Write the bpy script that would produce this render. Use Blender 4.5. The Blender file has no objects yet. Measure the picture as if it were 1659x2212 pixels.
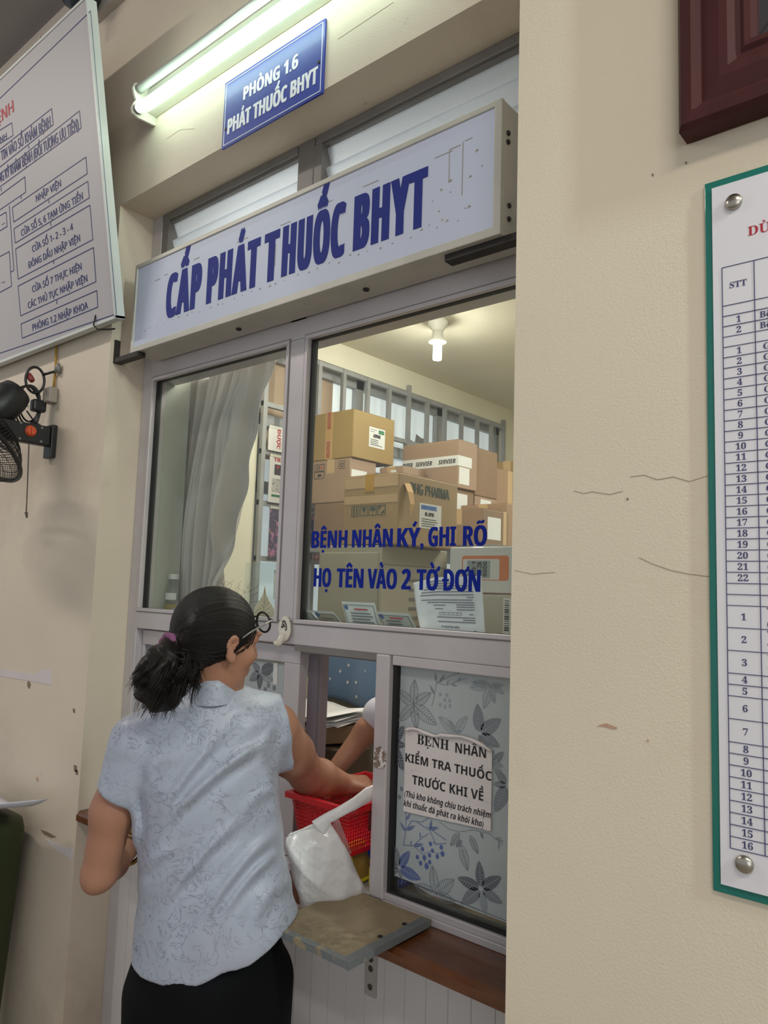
import bpy, bmesh, math, random, unicodedata
import numpy as np
from mathutils import Matrix, Vector

SC = bpy.context.scene
COL = SC.collection
rnd = random.Random(7)

# ------------------------------------------------------------------ camera
EYE = np.array([0.0, 0.0, 1.57])
FPX, YAW, PITCH, ROLL = 1616.93, 0.70405, 0.10116, 0.03186
_f = np.array([-math.sin(YAW)*math.cos(PITCH), math.cos(YAW)*math.cos(PITCH), math.sin(PITCH)])
_r = np.array([math.cos(YAW), math.sin(YAW), 0.0])
_u = np.cross(_r, _f)
RT = math.cos(ROLL)*_r + math.sin(ROLL)*_u
UP = -math.sin(ROLL)*_r + math.cos(ROLL)*_u
FW = _f
cam = bpy.data.cameras.new('camera')
cam.sensor_fit = 'VERTICAL'; cam.sensor_height = 24.0
cam.lens = FPX/2212*24.0
cam.clip_start = 0.02; cam.clip_end = 60
camo = bpy.data.objects.new('camera', cam); COL.objects.link(camo)
camo.matrix_world = Matrix(((RT[0], UP[0], -FW[0], EYE[0]), (RT[1], UP[1], -FW[1], EYE[1]),
                            (RT[2], UP[2], -FW[2], EYE[2]), (0, 0, 0, 1)))
SC.camera = camo

# ------------------------------------------------------------------ light
SC.view_settings.view_transform = 'Standard'
SC.view_settings.look = 'None'
SC.view_settings.gamma = 1.0
SC.view_settings.use_curve_mapping = False
SC.view_settings.exposure = -0.08
SC.cycles.max_bounces = 7
SC.cycles.diffuse_bounces = 4
SC.cycles.transparent_max_bounces = 16
SC.cycles.sample_clamp_indirect = 4.0
SC.cycles.use_denoising = True
world = bpy.data.worlds.new('world'); SC.world = world; world.use_nodes = True
world.node_tree.nodes['Background'].inputs[0].default_value = (0.93, 0.97, 1.0, 1)
world.node_tree.nodes['Background'].inputs[1].default_value = 0.50

def area(name, loc, size, energy, color, target):
    l = bpy.data.lights.new(name, 'AREA'); l.shape = 'RECTANGLE'
    l.size, l.size_y = size; l.energy = energy; l.color = color
    o = bpy.data.objects.new(name, l); COL.objects.link(o); o.location = loc
    o.rotation_euler = (Vector(target)-Vector(loc)).to_track_quat('-Z', 'Y').to_euler()
    return o
# the hall's ceiling lamps out of view, plus one added for the jamb
area('unseen_hall_lamp', (0.9, -0.7, 3.75), (1.2, 0.12), 34, (1.0, 0.93, 0.83), (0.6, 0.2, 0))
area('unseen_hall_lamp', (2.3, 0.45, 3.6), (0.12, 1.2), 72, (0.86, 1.0, 0.90), (-2.3, 1.35, 1.5))  # added greenish lamp, aimed to brighten the left jamb
area('unseen_hall_lamp', (-3.6, -0.3, 3.75), (1.2, 0.12), 34, (1.0, 0.92, 0.84), (-3.5, 0.6, 0))
# daylight from the open hall entrance
area('entrance_daylight', (2.6, -3.2, 1.9), (2.6, 2.6), 42, (0.90, 0.95, 1.0), (-1.0, 1.3, 1.3))
# the medicine room's tube lamp, out of sight behind the pillar
area('unseen_room_lamp', (-0.9, 3.6, 2.82), (0.16, 1.2), 34, (1.0, 0.98, 0.9), (-1.2, 3.4, 0))

l_ = bpy.data.lights.new('unseen_room_lamp', 'POINT'); l_.energy = 30; l_.shadow_soft_size = .12; l_.color = (1.0, .98, .92)
o_ = bpy.data.objects.new('unseen_room_lamp', l_); COL.objects.link(o_); o_.location = (-1.75, 2.0, 2.72)   # added lamp hidden by the sign, brightens the louvres and curtain

# ------------------------------------------------------------------ helpers
def ray(u, v): return FW + RT*(u-829.5)/FPX - UP*(v-1106)/FPX
def onY(u, v, y): r = ray(u, v); return EYE + r*(y/r[1])
def onX(u, v, x): r = ray(u, v); return EYE + r*(x/r[0])
def onZ(u, v, z): r = ray(u, v); return EYE + r*((z-EYE[2])/r[2])
def onP(u, v, p0, n): r = ray(u, v); return EYE + r*(np.dot(np.array(p0)-EYE, n)/np.dot(r, n))

def lin(c):
    return tuple((x/255/12.92) if x/255 <= .04045 else ((x/255+.055)/1.055)**2.4 for x in c)

MATS = {}
def mat(name, rgb, rough=.6, metal=0, var=.06, scale=6, bump=0, bscale=60, coat=0, spec=.5, stain=None, emit=None, alpha=None, sheen=0, aniso=None, coords='Object'):
    """procedural principled material: soft noise variation, optional bump and a stain colour with noise shape"""
    if name in MATS: return MATS[name]
    m = bpy.data.materials.new(name); m.use_nodes = True
    nt = m.node_tree; N = nt.nodes; L = nt.links
    b = N['Principled BSDF']
    b.inputs['Roughness'].default_value = rough; b.inputs['Metallic'].default_value = metal
    b.inputs['Specular IOR Level'].default_value = spec
    b.inputs['Coat Weight'].default_value = coat; b.inputs['Sheen Weight'].default_value = sheen
    c = lin(rgb)
    tc = N.new('ShaderNodeTexCoord')
    src = tc.outputs[coords]
    if aniso:
        mp = N.new('ShaderNodeMapping'); mp.inputs['Scale'].default_value = aniso
        L.new(src, mp.inputs['Vector']); src = mp.outputs['Vector']
    nz = N.new('ShaderNodeTexNoise'); nz.inputs['Scale'].default_value = scale; nz.inputs['Detail'].default_value = 6
    L.new(src, nz.inputs['Vector'])
    rp = N.new('ShaderNodeValToRGB')
    rp.color_ramp.elements[0].position = .3; rp.color_ramp.elements[1].position = .7
    rp.color_ramp.elements[0].color = (*[x*(1-var) for x in c], 1)
    rp.color_ramp.elements[1].color = (*[min(1, x*(1+var)) for x in c], 1)
    L.new(nz.outputs['Fac'], rp.inputs['Fac'])
    col = rp.outputs['Color']
    if stain:
        for (srgb, ssc, lo, hi, amt) in stain:
            n2 = N.new('ShaderNodeTexNoise'); n2.inputs['Scale'].default_value = ssc; n2.inputs['Detail'].default_value = 8
            n2.inputs['Roughness'].default_value = .65
            L.new(src, n2.inputs['Vector'])
            mr = N.new('ShaderNodeMapRange'); mr.inputs['From Min'].default_value = lo; mr.inputs['From Max'].default_value = hi
            mr.inputs['To Max'].default_value = amt
            L.new(n2.outputs['Fac'], mr.inputs['Value'])
            mx = N.new('ShaderNodeMix'); mx.data_type = 'RGBA'
            L.new(mr.outputs['Result'], mx.inputs['Factor'])
            L.new(col, mx.inputs['A']); mx.inputs['B'].default_value = (*lin(srgb), 1)
            col = mx.outputs['Result']
    L.new(col, b.inputs['Base Color'])
    if bump:
        n3 = N.new('ShaderNodeTexNoise'); n3.inputs['Scale'].default_value = bscale; n3.inputs['Detail'].default_value = 4
        L.new(src, n3.inputs['Vector'])
        bp = N.new('ShaderNodeBump'); bp.inputs['Strength'].default_value = bump; bp.inputs['Distance'].default_value = .004
        L.new(n3.outputs['Fac'], bp.inputs['Height']); L.new(bp.outputs['Normal'], b.inputs['Normal'])
    if emit:
        b.inputs['Emission Color'].default_value = (*lin(emit[0]), 1); b.inputs['Emission Strength'].default_value = emit[1]
    if alpha is not None: b.inputs['Alpha'].default_value = alpha
    MATS[name] = m
    return m

def glass(name, tint=(250, 253, 251), refl=1.0, veil=0.0, veilc=(200, 205, 205)):
    """thin window glass: clear straight through, mirror-like at a slant, a little veil of dust"""
    if name in MATS: return MATS[name]
    m = bpy.data.materials.new(name); m.use_nodes = True
    nt = m.node_tree; N = nt.nodes; L = nt.links
    out = N['Material Output']; N.remove(N['Principled BSDF'])
    tr = N.new('ShaderNodeBsdfTransparent'); tr.inputs[0].default_value = (*lin(tint), 1)
    gl = N.new('ShaderNodeBsdfGlossy'); gl.inputs['Roughness'].default_value = .02
    fr = N.new('ShaderNodeFresnel'); fr.inputs['IOR'].default_value = 1.3
    ml = N.new('ShaderNodeMath'); ml.operation = 'MULTIPLY'; ml.inputs[1].default_value = refl
    L.new(fr.outputs[0], ml.inputs[0])
    mx = N.new('ShaderNodeMixShader'); L.new(ml.outputs[0], mx.inputs[0]); L.new(tr.outputs[0], mx.inputs[1]); L.new(gl.outputs[0], mx.inputs[2])
    gm = N.new('ShaderNodeNewGeometry'); bk = N.new('ShaderNodeMath'); bk.operation = 'SUBTRACT'; bk.inputs[0].default_value = 1.0
    L.new(gm.outputs['Backfacing'], bk.inputs[1]); m3 = N.new('ShaderNodeMath'); m3.operation = 'MULTIPLY'
    L.new(ml.outputs[0], m3.inputs[0]); L.new(bk.outputs[0], m3.inputs[1]); L.new(m3.outputs[0], mx.inputs[0])
    fin = mx
    if veil:
        df = N.new('ShaderNodeBsdfDiffuse'); df.inputs[0].default_value = (*lin(veilc), 1)
        tl = N.new('ShaderNodeBsdfTranslucent'); tl.inputs[0].default_value = (*lin(veilc), 1)
        m0 = N.new('ShaderNodeMixShader'); m0.inputs[0].default_value = .45; L.new(df.outputs[0], m0.inputs[1]); L.new(tl.outputs[0], m0.inputs[2])
        m2 = N.new('ShaderNodeMixShader'); m2.inputs[0].default_value = veil
        L.new(mx.outputs[0], m2.inputs[1]); L.new(m0.outputs[0], m2.inputs[2]); fin = m2
    L.new(fin.outputs[0], out.inputs[0])
    MATS[name] = m
    return m

def org(parent):
    p = np.zeros(3)
    while parent is not None:
        p = p + np.array(parent.location); parent = parent.parent
    return p

class MB:
    """collects shapes given in world coordinates; build() links them as one mesh object"""
    def __init__(s): s.v = []; s.f = []; s.mi = []; s.cur = 0; s.nb = 0
    def add(s, V, F):
        o = len(s.v); s.v += [tuple(map(float, p)) for p in V]
        s.f += [tuple(i+o for i in f) for f in F]; s.mi += [s.cur]*len(F); return s
    def build(s, name, m, parent=None, smooth=False, origin=None, bevel=0):
        V = np.array(s.v)
        if origin is None:
            if parent is None:
                lo, hi = V.min(0), V.max(0); origin = np.array([(lo[0]+hi[0])/2, (lo[1]+hi[1])/2, lo[2]])
            else: origin = org(parent)
        me = bpy.data.meshes.new(name)
        me.from_pydata((V-np.array(origin)).tolist(), [], s.f)
        ms = m if isinstance(m, (list, tuple)) else [m]
        for x in ms: me.materials.append(x)
        if len(ms) > 1: me.polygons.foreach_set('material_index', s.mi)
        if smooth: me.polygons.foreach_set('use_smooth', [True]*len(me.polygons))
        me.validate(); me.update()
        o = bpy.data.objects.new(name, me); COL.objects.link(o)
        if parent is not None: o.parent = parent
        else: o.location = origin
        if bevel:
            bm = bmesh.new(); bm.from_mesh(me)
            es = [e for e in bm.edges if len(e.link_faces) == 2 and e.calc_face_angle(0) > .6]
            bmesh.ops.bevel(bm, geom=es, offset=bevel, segments=2, affect='EDGES', profile=.5, clamp_overlap=True)
            bm.to_mesh(me); bm.free()
        return o
def _box(s, a, b):
    j = (s.nb % 7)*.00011; s.nb += 1; a = [x-j if x <= y else x+j for x, y in zip(a, b)]; b = [y+j if x-j <= y else y-j for x, y in zip(a, b)]
    x0, x1 = sorted((a[0], b[0])); y0, y1 = sorted((a[1], b[1])); z0, z1 = sorted((a[2], b[2]))
    return s.add([(x0,y0,z0),(x1,y0,z0),(x1,y1,z0),(x0,y1,z0),(x0,y0,z1),(x1,y0,z1),(x1,y1,z1),(x0,y1,z1)],
                 [(0,3,2,1),(4,5,6,7),(0,1,5,4),(1,2,6,5),(2,3,7,6),(3,0,4,7)])
MB.box = _box
def _frame(d):
    d = np.array(d, float); d /= np.linalg.norm(d)
    a = np.array([0, 0, 1.0]) if abs(d[2]) < .9 else np.array([1.0, 0, 0])
    x = np.cross(a, d); x /= np.linalg.norm(x); return x, np.cross(d, x), d
def _tube(s, pts, r, n=8, cap=True, closed=False):
    pts = [np.array(p, float) for p in pts]; rs = r if isinstance(r, (list, tuple, np.ndarray)) else [r]*len(pts)
    V = []; x = None
    for i, p in enumerate(pts):
        if closed: d = pts[(i+1) % len(pts)]-pts[i-1]
        else: d = pts[min(i+1, len(pts)-1)]-pts[max(i-1, 0)]
        nn = np.linalg.norm(d); d = d/nn if nn > 1e-9 else np.array([0, 0, 1.0])
        if x is None: x, y, _ = _frame(d)
        else:
            x = x-d*np.dot(x, d); k = np.linalg.norm(x)
            if k < 1e-6: x, y, _ = _frame(d)
            else: x /= k
        y = np.cross(d, x)
        for k in range(n):
            a = 2*math.pi*k/n; V.append(p+rs[i]*(x*math.cos(a)+y*math.sin(a)))
    F = []; m = len(pts)
    for i in range(m if closed else m-1):
        j = (i+1) % m
        for k in range(n):
            F.append((i*n+k, i*n+(k+1) % n, j*n+(k+1) % n, j*n+k))
    if cap and not closed: F.append(tuple(range(n-1, -1, -1))); F.append(tuple((m-1)*n+k for k in range(n)))
    return s.add(V, F)
MB.tube = _tube
def _lathe(s, c, axis, prof, n=24):
    """profile of (radius, height along axis)"""
    x, y, d = _frame(axis); c = np.array(c, float); V = []; F = []
    for r, h in prof:
        for k in range(n):
            a = 2*math.pi*k/n; V.append(c+d*h+r*(x*math.cos(a)+y*math.sin(a)))
    for i in range(len(prof)-1):
        for k in range(n): F.append((i*n+k, i*n+(k+1) % n, (i+1)*n+(k+1) % n, (i+1)*n+k))
    F.append(tuple(range(n-1, -1, -1))); F.append(tuple((len(prof)-1)*n+k for k in range(n)))
    return s.add(V, F)
MB.lathe = _lathe
def _prism(s, poly, d):
    """closed polygon of 3-D points pushed along d"""
    P = [np.array(p, float) for p in poly]; d = np.array(d, float); n = len(P)
    return s.add(P+[p+d for p in P], [tuple(range(n-1, -1, -1)), tuple(range(n, 2*n))]+[(i, (i+1) % n, n+(i+1) % n, n+i) for i in range(n)])
MB.prism = _prism
def _strip(s, a, b, w, nrm, t=.0006):
    """thin printed line from a to b, width w, lying on a surface of normal nrm"""
    a = np.array(a, float); b = np.array(b, float); nrm = np.array(nrm, float)
    s.nb += 1; t = t+(s.nb % 5)*.00006; d = b-a; sd = np.cross(nrm, d); sd *= w/2/max(1e-9, np.linalg.norm(sd))
    return s.prism([a-sd, b-sd, b+sd, a+sd], nrm*t)
MB.strip = _strip
def _grid(s, P):
    P = np.array(P); h, w = P.shape[:2]
    return s.add(P.reshape(-1, 3), [(i*w+j, i*w+j+1, (i+1)*w+j+1, (i+1)*w+j) for i in range(h-1) for j in range(w-1)])
MB.grid = _grid

def empty(name, loc, label, cat, group=None):
    o = bpy.data.objects.new(name, None); COL.objects.link(o); o.location = loc
    o.empty_display_size = .05
    return tag(o, label, cat, group)
def tag(o, label, cat, group=None, kind=None):
    o['label'] = label; o['category'] = cat
    if group: o['group'] = group
    if kind: o['kind'] = kind
    return o
def struct(o, label=None):
    o['kind'] = 'structure'
    if label: o['label'] = label
    return o
def sempty(name, loc=(0, 0, 0)):
    o = bpy.data.objects.new(name, None); COL.objects.link(o); o.location = loc; o['kind'] = 'structure'; return o
def plabel(o, label): o['label'] = label; return o

# ------------------------------------------------------------------ lettering
_G = {}
def _mathchar(c, style):
    if style == 'serif':
        if 'A' <= c <= 'Z': return chr(0x1D400+ord(c)-65)
        if 'a' <= c <= 'z': return chr(0x1D41A+ord(c)-97)
        if c.isdigit(): return chr(0x1D7CE+int(c))
    elif style == 'thin':
        if 'A' <= c <= 'Z': return chr(0x1D5A0+ord(c)-65)
        if 'a' <= c <= 'z': return chr(0x1D5BA+ord(c)-97)
        if c.isdigit(): return chr(0x1D7E2+int(c))
    else:
        if 'A' <= c <= 'Z': return chr(0x1D5D4+ord(c)-65)
        if 'a' <= c <= 'z': return chr(0x1D5EE+ord(c)-97)
        if c.isdigit(): return chr(0x1D7EC+int(c))
    return c
def _curve(s):
    c = bpy.data.curves.new('type', 'FONT'); c.body = s; c.size = 1; c.resolution_u = 3; c.extrude = .5; c.fill_mode = 'BOTH'
    o = bpy.data.objects.new('type', c); COL.objects.link(o)
    dg = bpy.context.evaluated_depsgraph_get(); m = bpy.data.meshes.new_from_object(o.evaluated_get(dg))
    V = np.array([v.co[:] for v in m.vertices]); F = [tuple(p.vertices) for p in m.polygons]
    bpy.data.objects.remove(o); bpy.data.curves.remove(c); bpy.data.meshes.remove(m)
    return V, F
def glyph(c, style):
    k = (c, style)
    if k in _G: return _G[k]
    mc = _mathchar(c, style); H = _mathchar('H', style)
    V, F = _curve(mc)
    if ('base', style) not in _G:
        hv, _ = _curve(H); h2, _ = _curve(H+H)
        _G[('base', style)] = (h2[:, 0].max()-h2[:, 0].min(), hv[:, 1].max(), hv[:, 0].min())
    w2, cap, lsb = _G[('base', style)]
    w3, _ = _curve(H+mc+H)
    adv = (w3[:, 0].max()-w3[:, 0].min())-w2
    V = V.copy(); V[:, :2] /= cap
    _G[k] = (V, F, adv/cap)
    return _G[k]
def _bar(p, q, w):
    p = np.array(p, float); q = np.array(q, float); d = q-p; n = np.array([-d[1], d[0]]); n *= w/2/np.linalg.norm(n)
    pts = [p-n, q-n, q+n, p+n]
    V = [(a[0], a[1], -.5) for a in pts]+[(a[0], a[1], .5) for a in pts]
    return V, [(3, 2, 1, 0), (4, 5, 6, 7), (0, 1, 5, 4), (1, 2, 6, 5), (2, 3, 7, 6), (3, 0, 4, 7)]
def _marks(base, marks, V):
    """accents of Vietnamese letters, built as short bars over, under or beside the letter"""
    x0, x1 = V[:, 0].min(), V[:, 0].max(); cx = (x0+x1)/2
    up = base.isupper(); t = 1.0 if up else .76
    if base in 'iIjJ' and not up: t = .8
    out = []; w = .13 if up else .11; y = t+.09; off = 0
    if '\u0302' in marks:
        out += [_bar((cx-.23, y), (cx, y+.17), w), _bar((cx, y+.17), (cx+.23, y), w)]; off = 1
    if '\u0306' in marks:
        out += [_bar((cx-.2, y+.14), (cx-.08, y+.02), w), _bar((cx-.1, y+.03), (cx+.1, y+.03), w), _bar((cx+.08, y+.02), (cx+.2, y+.14), w)]; off = 1
    yy = y+(.22 if off else 0); xx = cx+(.14 if off else 0)
    if '\u0301' in marks: out.append(_bar((xx-.06, yy), (xx+.12, yy+.22), w*1.1))
    if '\u0300' in marks: out.append(_bar((xx+.08, yy), (xx-.12, yy+.22), w*1.1))
    if '\u0303' in marks:
        out += [_bar((xx-.25, yy+.02), (xx-.1, yy+.12), w*.8), _bar((xx-.1, yy+.12), (xx+.1, yy+.05), w*.8), _bar((xx+.1, yy+.05), (xx+.25, yy+.15), w*.8)]
    if '\u0309' in marks:
        out += [_bar((xx-.1, yy+.2), (xx+.08, yy+.22), w*.8), _bar((xx+.08, yy+.22), (xx+.06, yy+.1), w*.8), _bar((xx+.07, yy+.12), (xx-.03, yy+.0), w*.8)]
    if '\u0323' in marks: out.append(_bar((cx-.08, -.2), (cx+.08, -.2), .16))
    if '\u031b' in marks: out += [_bar((x1-.1, t-.06), (x1+.1, t+.02), w*.9), _bar((x1+.08, t), (x1+.1, t+.14), w*.9)]
    return out
def text_geo(s, style='sans', gap=0.0, space=.42):
    V = []; F = []; x = 0
    for ch in s:
        if ch == ' ': x += space; continue
        bar = None
        if ch in 'Đđ': bar = ch; ch = 'D' if ch == 'Đ' else 'd'
        d = unicodedata.normalize('NFD', ch); base, marks = d[0], d[1:]
        gv, gf, adv = glyph(base, style)
        pieces = [(gv, gf)]+_marks(base, marks, gv)
        if bar:
            x0, x1 = gv[:, 0].min(), gv[:, 0].max()
            pieces.append(_bar((x0-.12, .5), (x0+.36, .5), .12) if bar == 'Đ' else _bar((x1-.34, .86), (x1+.12, .86), .1))
        for np_, (pv, pf) in enumerate(pieces):
            pv = np.array(pv, float).copy(); o = len(V)
            pv[:, 0] += x; pv[:, 2] = np.where(pv[:, 2] > 0, pv[:, 2]+.04*np_, pv[:, 2])
            V += pv.tolist(); F += [tuple(i+o for i in f) for f in pf]
        x += adv+gap
    V = np.array(V)
    V[:, 0] -= V[:, 0].min()
    return V, F, V[:, 0].max()
def put_text(mb, s, p0, p1, cap, nrm, style='sans', t=.0008, bold=0, gap=0, space=.42, fit=True, shear=0):
    """line of type from p0 to p1 (its baseline), capitals cap metres high, lying on a surface of normal nrm"""
    V, F, w = text_geo(s, style, gap, space)
    p0 = np.array(p0, float); p1 = np.array(p1, float); nrm = np.array(nrm, float)
    ex = p1-p0; L = np.linalg.norm(ex); ex /= L; p0 = p0+ex*bold*cap; L -= 2*bold*cap
    ey = np.cross(nrm, ex); ey /= np.linalg.norm(ey)
    kx = L/w if fit else cap
    for k, i in enumerate([0] if not bold else np.linspace(-bold, bold, 3)):
        P = p0+np.outer(V[:, 0]*kx+i*cap+shear*V[:, 1]*cap, ex)+np.outer(V[:, 1]*cap, ey)+np.outer((V[:, 2]+.5)*(t+.00012*k), nrm)
        mb.add(P, F)
    return mb
# ------------------------------------------------------------------ materials of the setting
M_wall = mat('wall_paint', (210, 196, 177), .62, var=.04, scale=2.2, bump=.25, bscale=240, stain=[((146, 122, 98), 1.3, .54, .80, .5), ((120, 100, 85), 16, .70, .78, .5)])
M_wallR = mat('wall_paint_cream', (216, 203, 180), .6, var=.035, scale=1.8, bump=.22, bscale=260, stain=[((168, 140, 110), 1.7, .60, .82, .35), ((160, 110, 90), 9, .73, .78, .45)])
M_inner = mat('inner_paint', (226, 220, 198), .7, var=.03, scale=3, bump=.1)
M_ceil = mat('ceiling_paint', (150, 143, 141), .8, var=.03, scale=3, bump=.15, bscale=160)
M_floor = mat('floor_tile', (150, 140, 128), .35, var=.08, scale=5)
M_alu = mat('aluminium_paint', (196, 190, 192), .42, metal=.25, var=.05, scale=9, stain=[((120, 112, 106), 14, .66, .80, .5)])
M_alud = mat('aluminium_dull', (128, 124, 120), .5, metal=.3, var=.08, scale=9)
M_seal = mat('rubber_seal', (28, 28, 29), .6, var=.1)
M_pvc = mat('panelling_plastic', (206, 200, 198), .4, var=.04, scale=3, stain=[((140, 130, 120), 5, .62, .8, .4)])
M_glass = glass('window_glass', veil=.035)
M_cornice = mat('trunking_plastic', (186, 176, 164), .5, var=.05)
YF = 1.40          # face of the aluminium partition
YW = 1.27          # face of the wall above and left of it
YP = 1.12          # face of the pillar on the right
XL, XR = -2.316, -0.661
SOF = 2.855

# ------------------------------------------------------------------ shell
struct(MB().box((-6.5, -4.0, -.1), (4.0, 6.0, 0)).build('floor', M_floor))
struct(MB().box((-6.5, -2.2, 3.86), (4.0, YW, 3.96)).build('ceiling', M_ceil))
w = MB().box((-6.5, YW, 0), (XL, 1.56, 3.96)).box((XL, YW, SOF), (-.5, 1.56, 3.96))
wf = struct(w.build('wall_front', M_wall))
wr = struct(MB().box((XR, YP, 0), (4.0, 1.56, 3.96)).build('wall_right', M_wallR))
# the medicine room behind
struct(MB().box((-2.9, 1.56, 2.90), (1.4, 5.0, 3.0)).build('ceiling_inner', M_inner))
struct(MB().box((-2.9, 4.9, 0), (1.4, 5.0, 2.9)).build('wall_back', M_inner))
struct(MB().box((1.3, 1.56, 0), (1.4, 4.9, 2.9)).build('wall_inner_right', M_inner))
w = MB().box((-2.9, 1.56, 0), (-2.8, 2.33, 2.9)).box((-2.9, 4.62, 0), (-2.8, 4.9, 2.9)).box((-2.9, 2.33, 0), (-2.8, 4.62, 1.15)).box((-2.9, 2.33, 2.77), (-2.8, 4.62, 2.9))
struct(w.build('wall_inner_left', M_inner))
# cable trunking under the hall ceiling
t = MB().box((-6.4, YW-.03, 3.655), (-3.0, YW, 3.80)).box((-2.995, YW-.03, 3.655), (XR, YW, 3.80)).box((-6.4, YW-.012, 3.82), (XR, YW, 3.86))
struct(t.build('trim_1', M_cornice))

# old paint, filler and scuffs on the walls
M_fill = mat('filler', (206, 196, 196), .7, var=.04)
M_scuff = mat('scuff', (70, 62, 54), .8, var=.2)
M_mark = mat('wall_mark', (128, 112, 94), .8, var=.2)
M_crackc = mat('crack_line', (160, 145, 122), .8)
M_rust = mat('red_mark', (186, 150, 126), .8)
def patch(px, Y, m, name, parent, t=.0012):
    P = [onY(u, v, Y) for u, v in px]
    MB().prism(P, (0, -t, 0)).build(name, m, parent)
patch([(-40, 1446), (0, 1446), (75, 1456), (92, 1447), (111, 1447), (111, 1479), (60, 1470), (0, 1461), (-40, 1455)], YW, M_fill, 'filler_patch', wf)
patch([(98, 1812), (150, 1832), (160, 1838), (157, 1857), (122, 1838), (106, 1822)], YW, M_fill, 'filler_patch', wf)
patch([(88, 1792), (103, 1797), (122, 1808), (112, 1810), (95, 1802)], YW, M_mark, 'scuff', wf)
patch([(2, 1752), (20, 1760), (52, 1779), (35, 1774), (8, 1760)], YW, M_fill, 'filler_patch', wf)
patch([(59, 1475), (63, 1470), (67, 1478), (64, 1488), (60, 1484)], YW, M_mark, 'scuff', wf)
patch([(78, 1680), (82, 1678), (84, 1684), (80, 1688)], YW, M_rust, 'scuff', wf)
for (u, v, s) in [(160, 1535, 5), (163, 1660, 8), (166, 1668, 6), (153, 2100, 4), (170, 2105, 3), (205, 2108, 4), (205, 2150, 3), (167, 2125, 3)]:
    Y = YW
    if v > 2090: continue
    patch([(u-s*.4, v-s), (u+s*.4, v-s*.7), (u+s*.5, v+s), (u-s*.3, v+s*.8)], Y, M_mark, 'scuff', wf)
def crack(pts, Y, parent, w=.0009):
    mb = MB(); P = [onY(u, v, Y) for u, v in pts]
    for a, b in zip(P[:-1], P[1:]): mb.strip(a, b, w, (0, -1, 0))
    mb.build('crack', M_crackc, parent)
crack([(1240, 1060), (1262, 1066), (1280, 1062), (1318, 1068), (1345, 1061)], YP, wr)
crack([(1362, 1030), (1392, 1026), (1420, 1036), (1455, 1030), (1490, 1040), (1528, 1028)], YP, wr)
crack([(1380, 1204), (1410, 1218), (1450, 1232), (1490, 1240), (1536, 1246)], YP, wr)
crack([(1112, 1232), (1150, 1240), (1200, 1236)], YP, wr, .0006)
crack([(730, 85), (790, 45), (850, 5)], YW, wf, .0012)
crack([(360, 300), (390, 280), (420, 278)], YW, wf, .0009)
for (u, v) in [(1410, 378), (1482, 352), (1356, 1078), (1310, 1566), (1400, 1600)]:
    patch([(u-1.5, v-3), (u+2, v-2), (u+1.5, v+3), (u-1.5, v+2)], YP, M_mark if v < 1200 else M_rust, 'scuff', wr)
patch([(1290, 1568), (1310, 1562), (1335, 1572), (1328, 1576), (1305, 1570)], YP, M_rust, 'scuff', wr, .0008)

# ------------------------------------------------------------------ aluminium partition
W1 = sempty('window_1', (-1.5, YF, 0))
def bar(x0, x1, z0, z1, y0=YF, y1=1.46, name='frame', m=None, parent=None, bev=.003):
    return MB().box((x0, y0, z0), (x1, y1, z1)).build(name, m or M_alu, parent or W1, bevel=bev)
bar(XL, -2.258, 0, SOF, name='stile')
bar(-2.258, XR, 2.262, 2.345, y1=1.50, name='top_rail')
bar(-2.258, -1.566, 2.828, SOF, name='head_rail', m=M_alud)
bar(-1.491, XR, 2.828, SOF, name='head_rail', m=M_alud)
bar(-1.562, -1.495, 2.313, SOF, name='mullion', m=M_alud)
bar(-1.560, -1.497, 1.471, 2.262, y1=1.445, name='mullion')
bar(-2.258, XR, 1.411, 1.471, name='transom')
# glazing beads: thin raised edges around each pane, one mesh per pane, with a dark rubber line
def beads(x0, x1, z0, z1, w=.011, y=YF-.004, parent=None, nm='glazing_bead', s=None):
    b = MB().box((x0-w, y, z0-w), (x1+w, YF+.012, z0)).box((x0-w, y, z1), (x1+w, YF+.012, z1+w)).box((x0-w, y, z0), (x0, YF+.012, z1)).box((x1, y, z0), (x1+w, YF+.012, z1))
    b.build(nm, M_alu, parent or W1, bevel=.0015)
    g = .003
    b = MB().box((x0-w-g, y+.0025, z0-w-g), (x1+w+g, y+.0045, z0-w)).box((x0-w-g, y+.0025, z1+w), (x1+w+g, y+.0045, z1+w+g)).box((x0-w-g, y+.0025, z0-w), (x0-w, y+.0045, z1+w)).box((x1+w, y+.0025, z0-w), (x1+w+g, y+.0045, z1+w))
    b.cur = 0; b.build('bead_gap', M_alud, parent or W1)
beads(-2.247, -1.571, 1.479, 2.254); beads(-1.484, XR-.02, 1.479, 2.254)
b = MB()
for x0, x1 in ((-2.247, -1.571), (-1.484, XR)):
    b.box((x0, 1.412, 1.477), (x0+.007, 1.43, 2.256)).box((x0, 1.412, 1.474), (x1, 1.43, 1.4785)).box((x0, 1.412, 2.254), (x1, 1.43, 2.262)).box((x1-.006, 1.412, 1.477), (x1, 1.43, 2.256))
b.build('rubber_seal', M_seal, W1)
pl = MB().box((-2.247, 1.418, 1.475), (-1.571, 1.422, 2.258)).build('glass_pane', M_glass, W1)
pr = MB().box((-1.484, 1.418, 1.475), (XR, 1.422, 2.258)).build('glass_pane', M_glass, W1)
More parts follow.
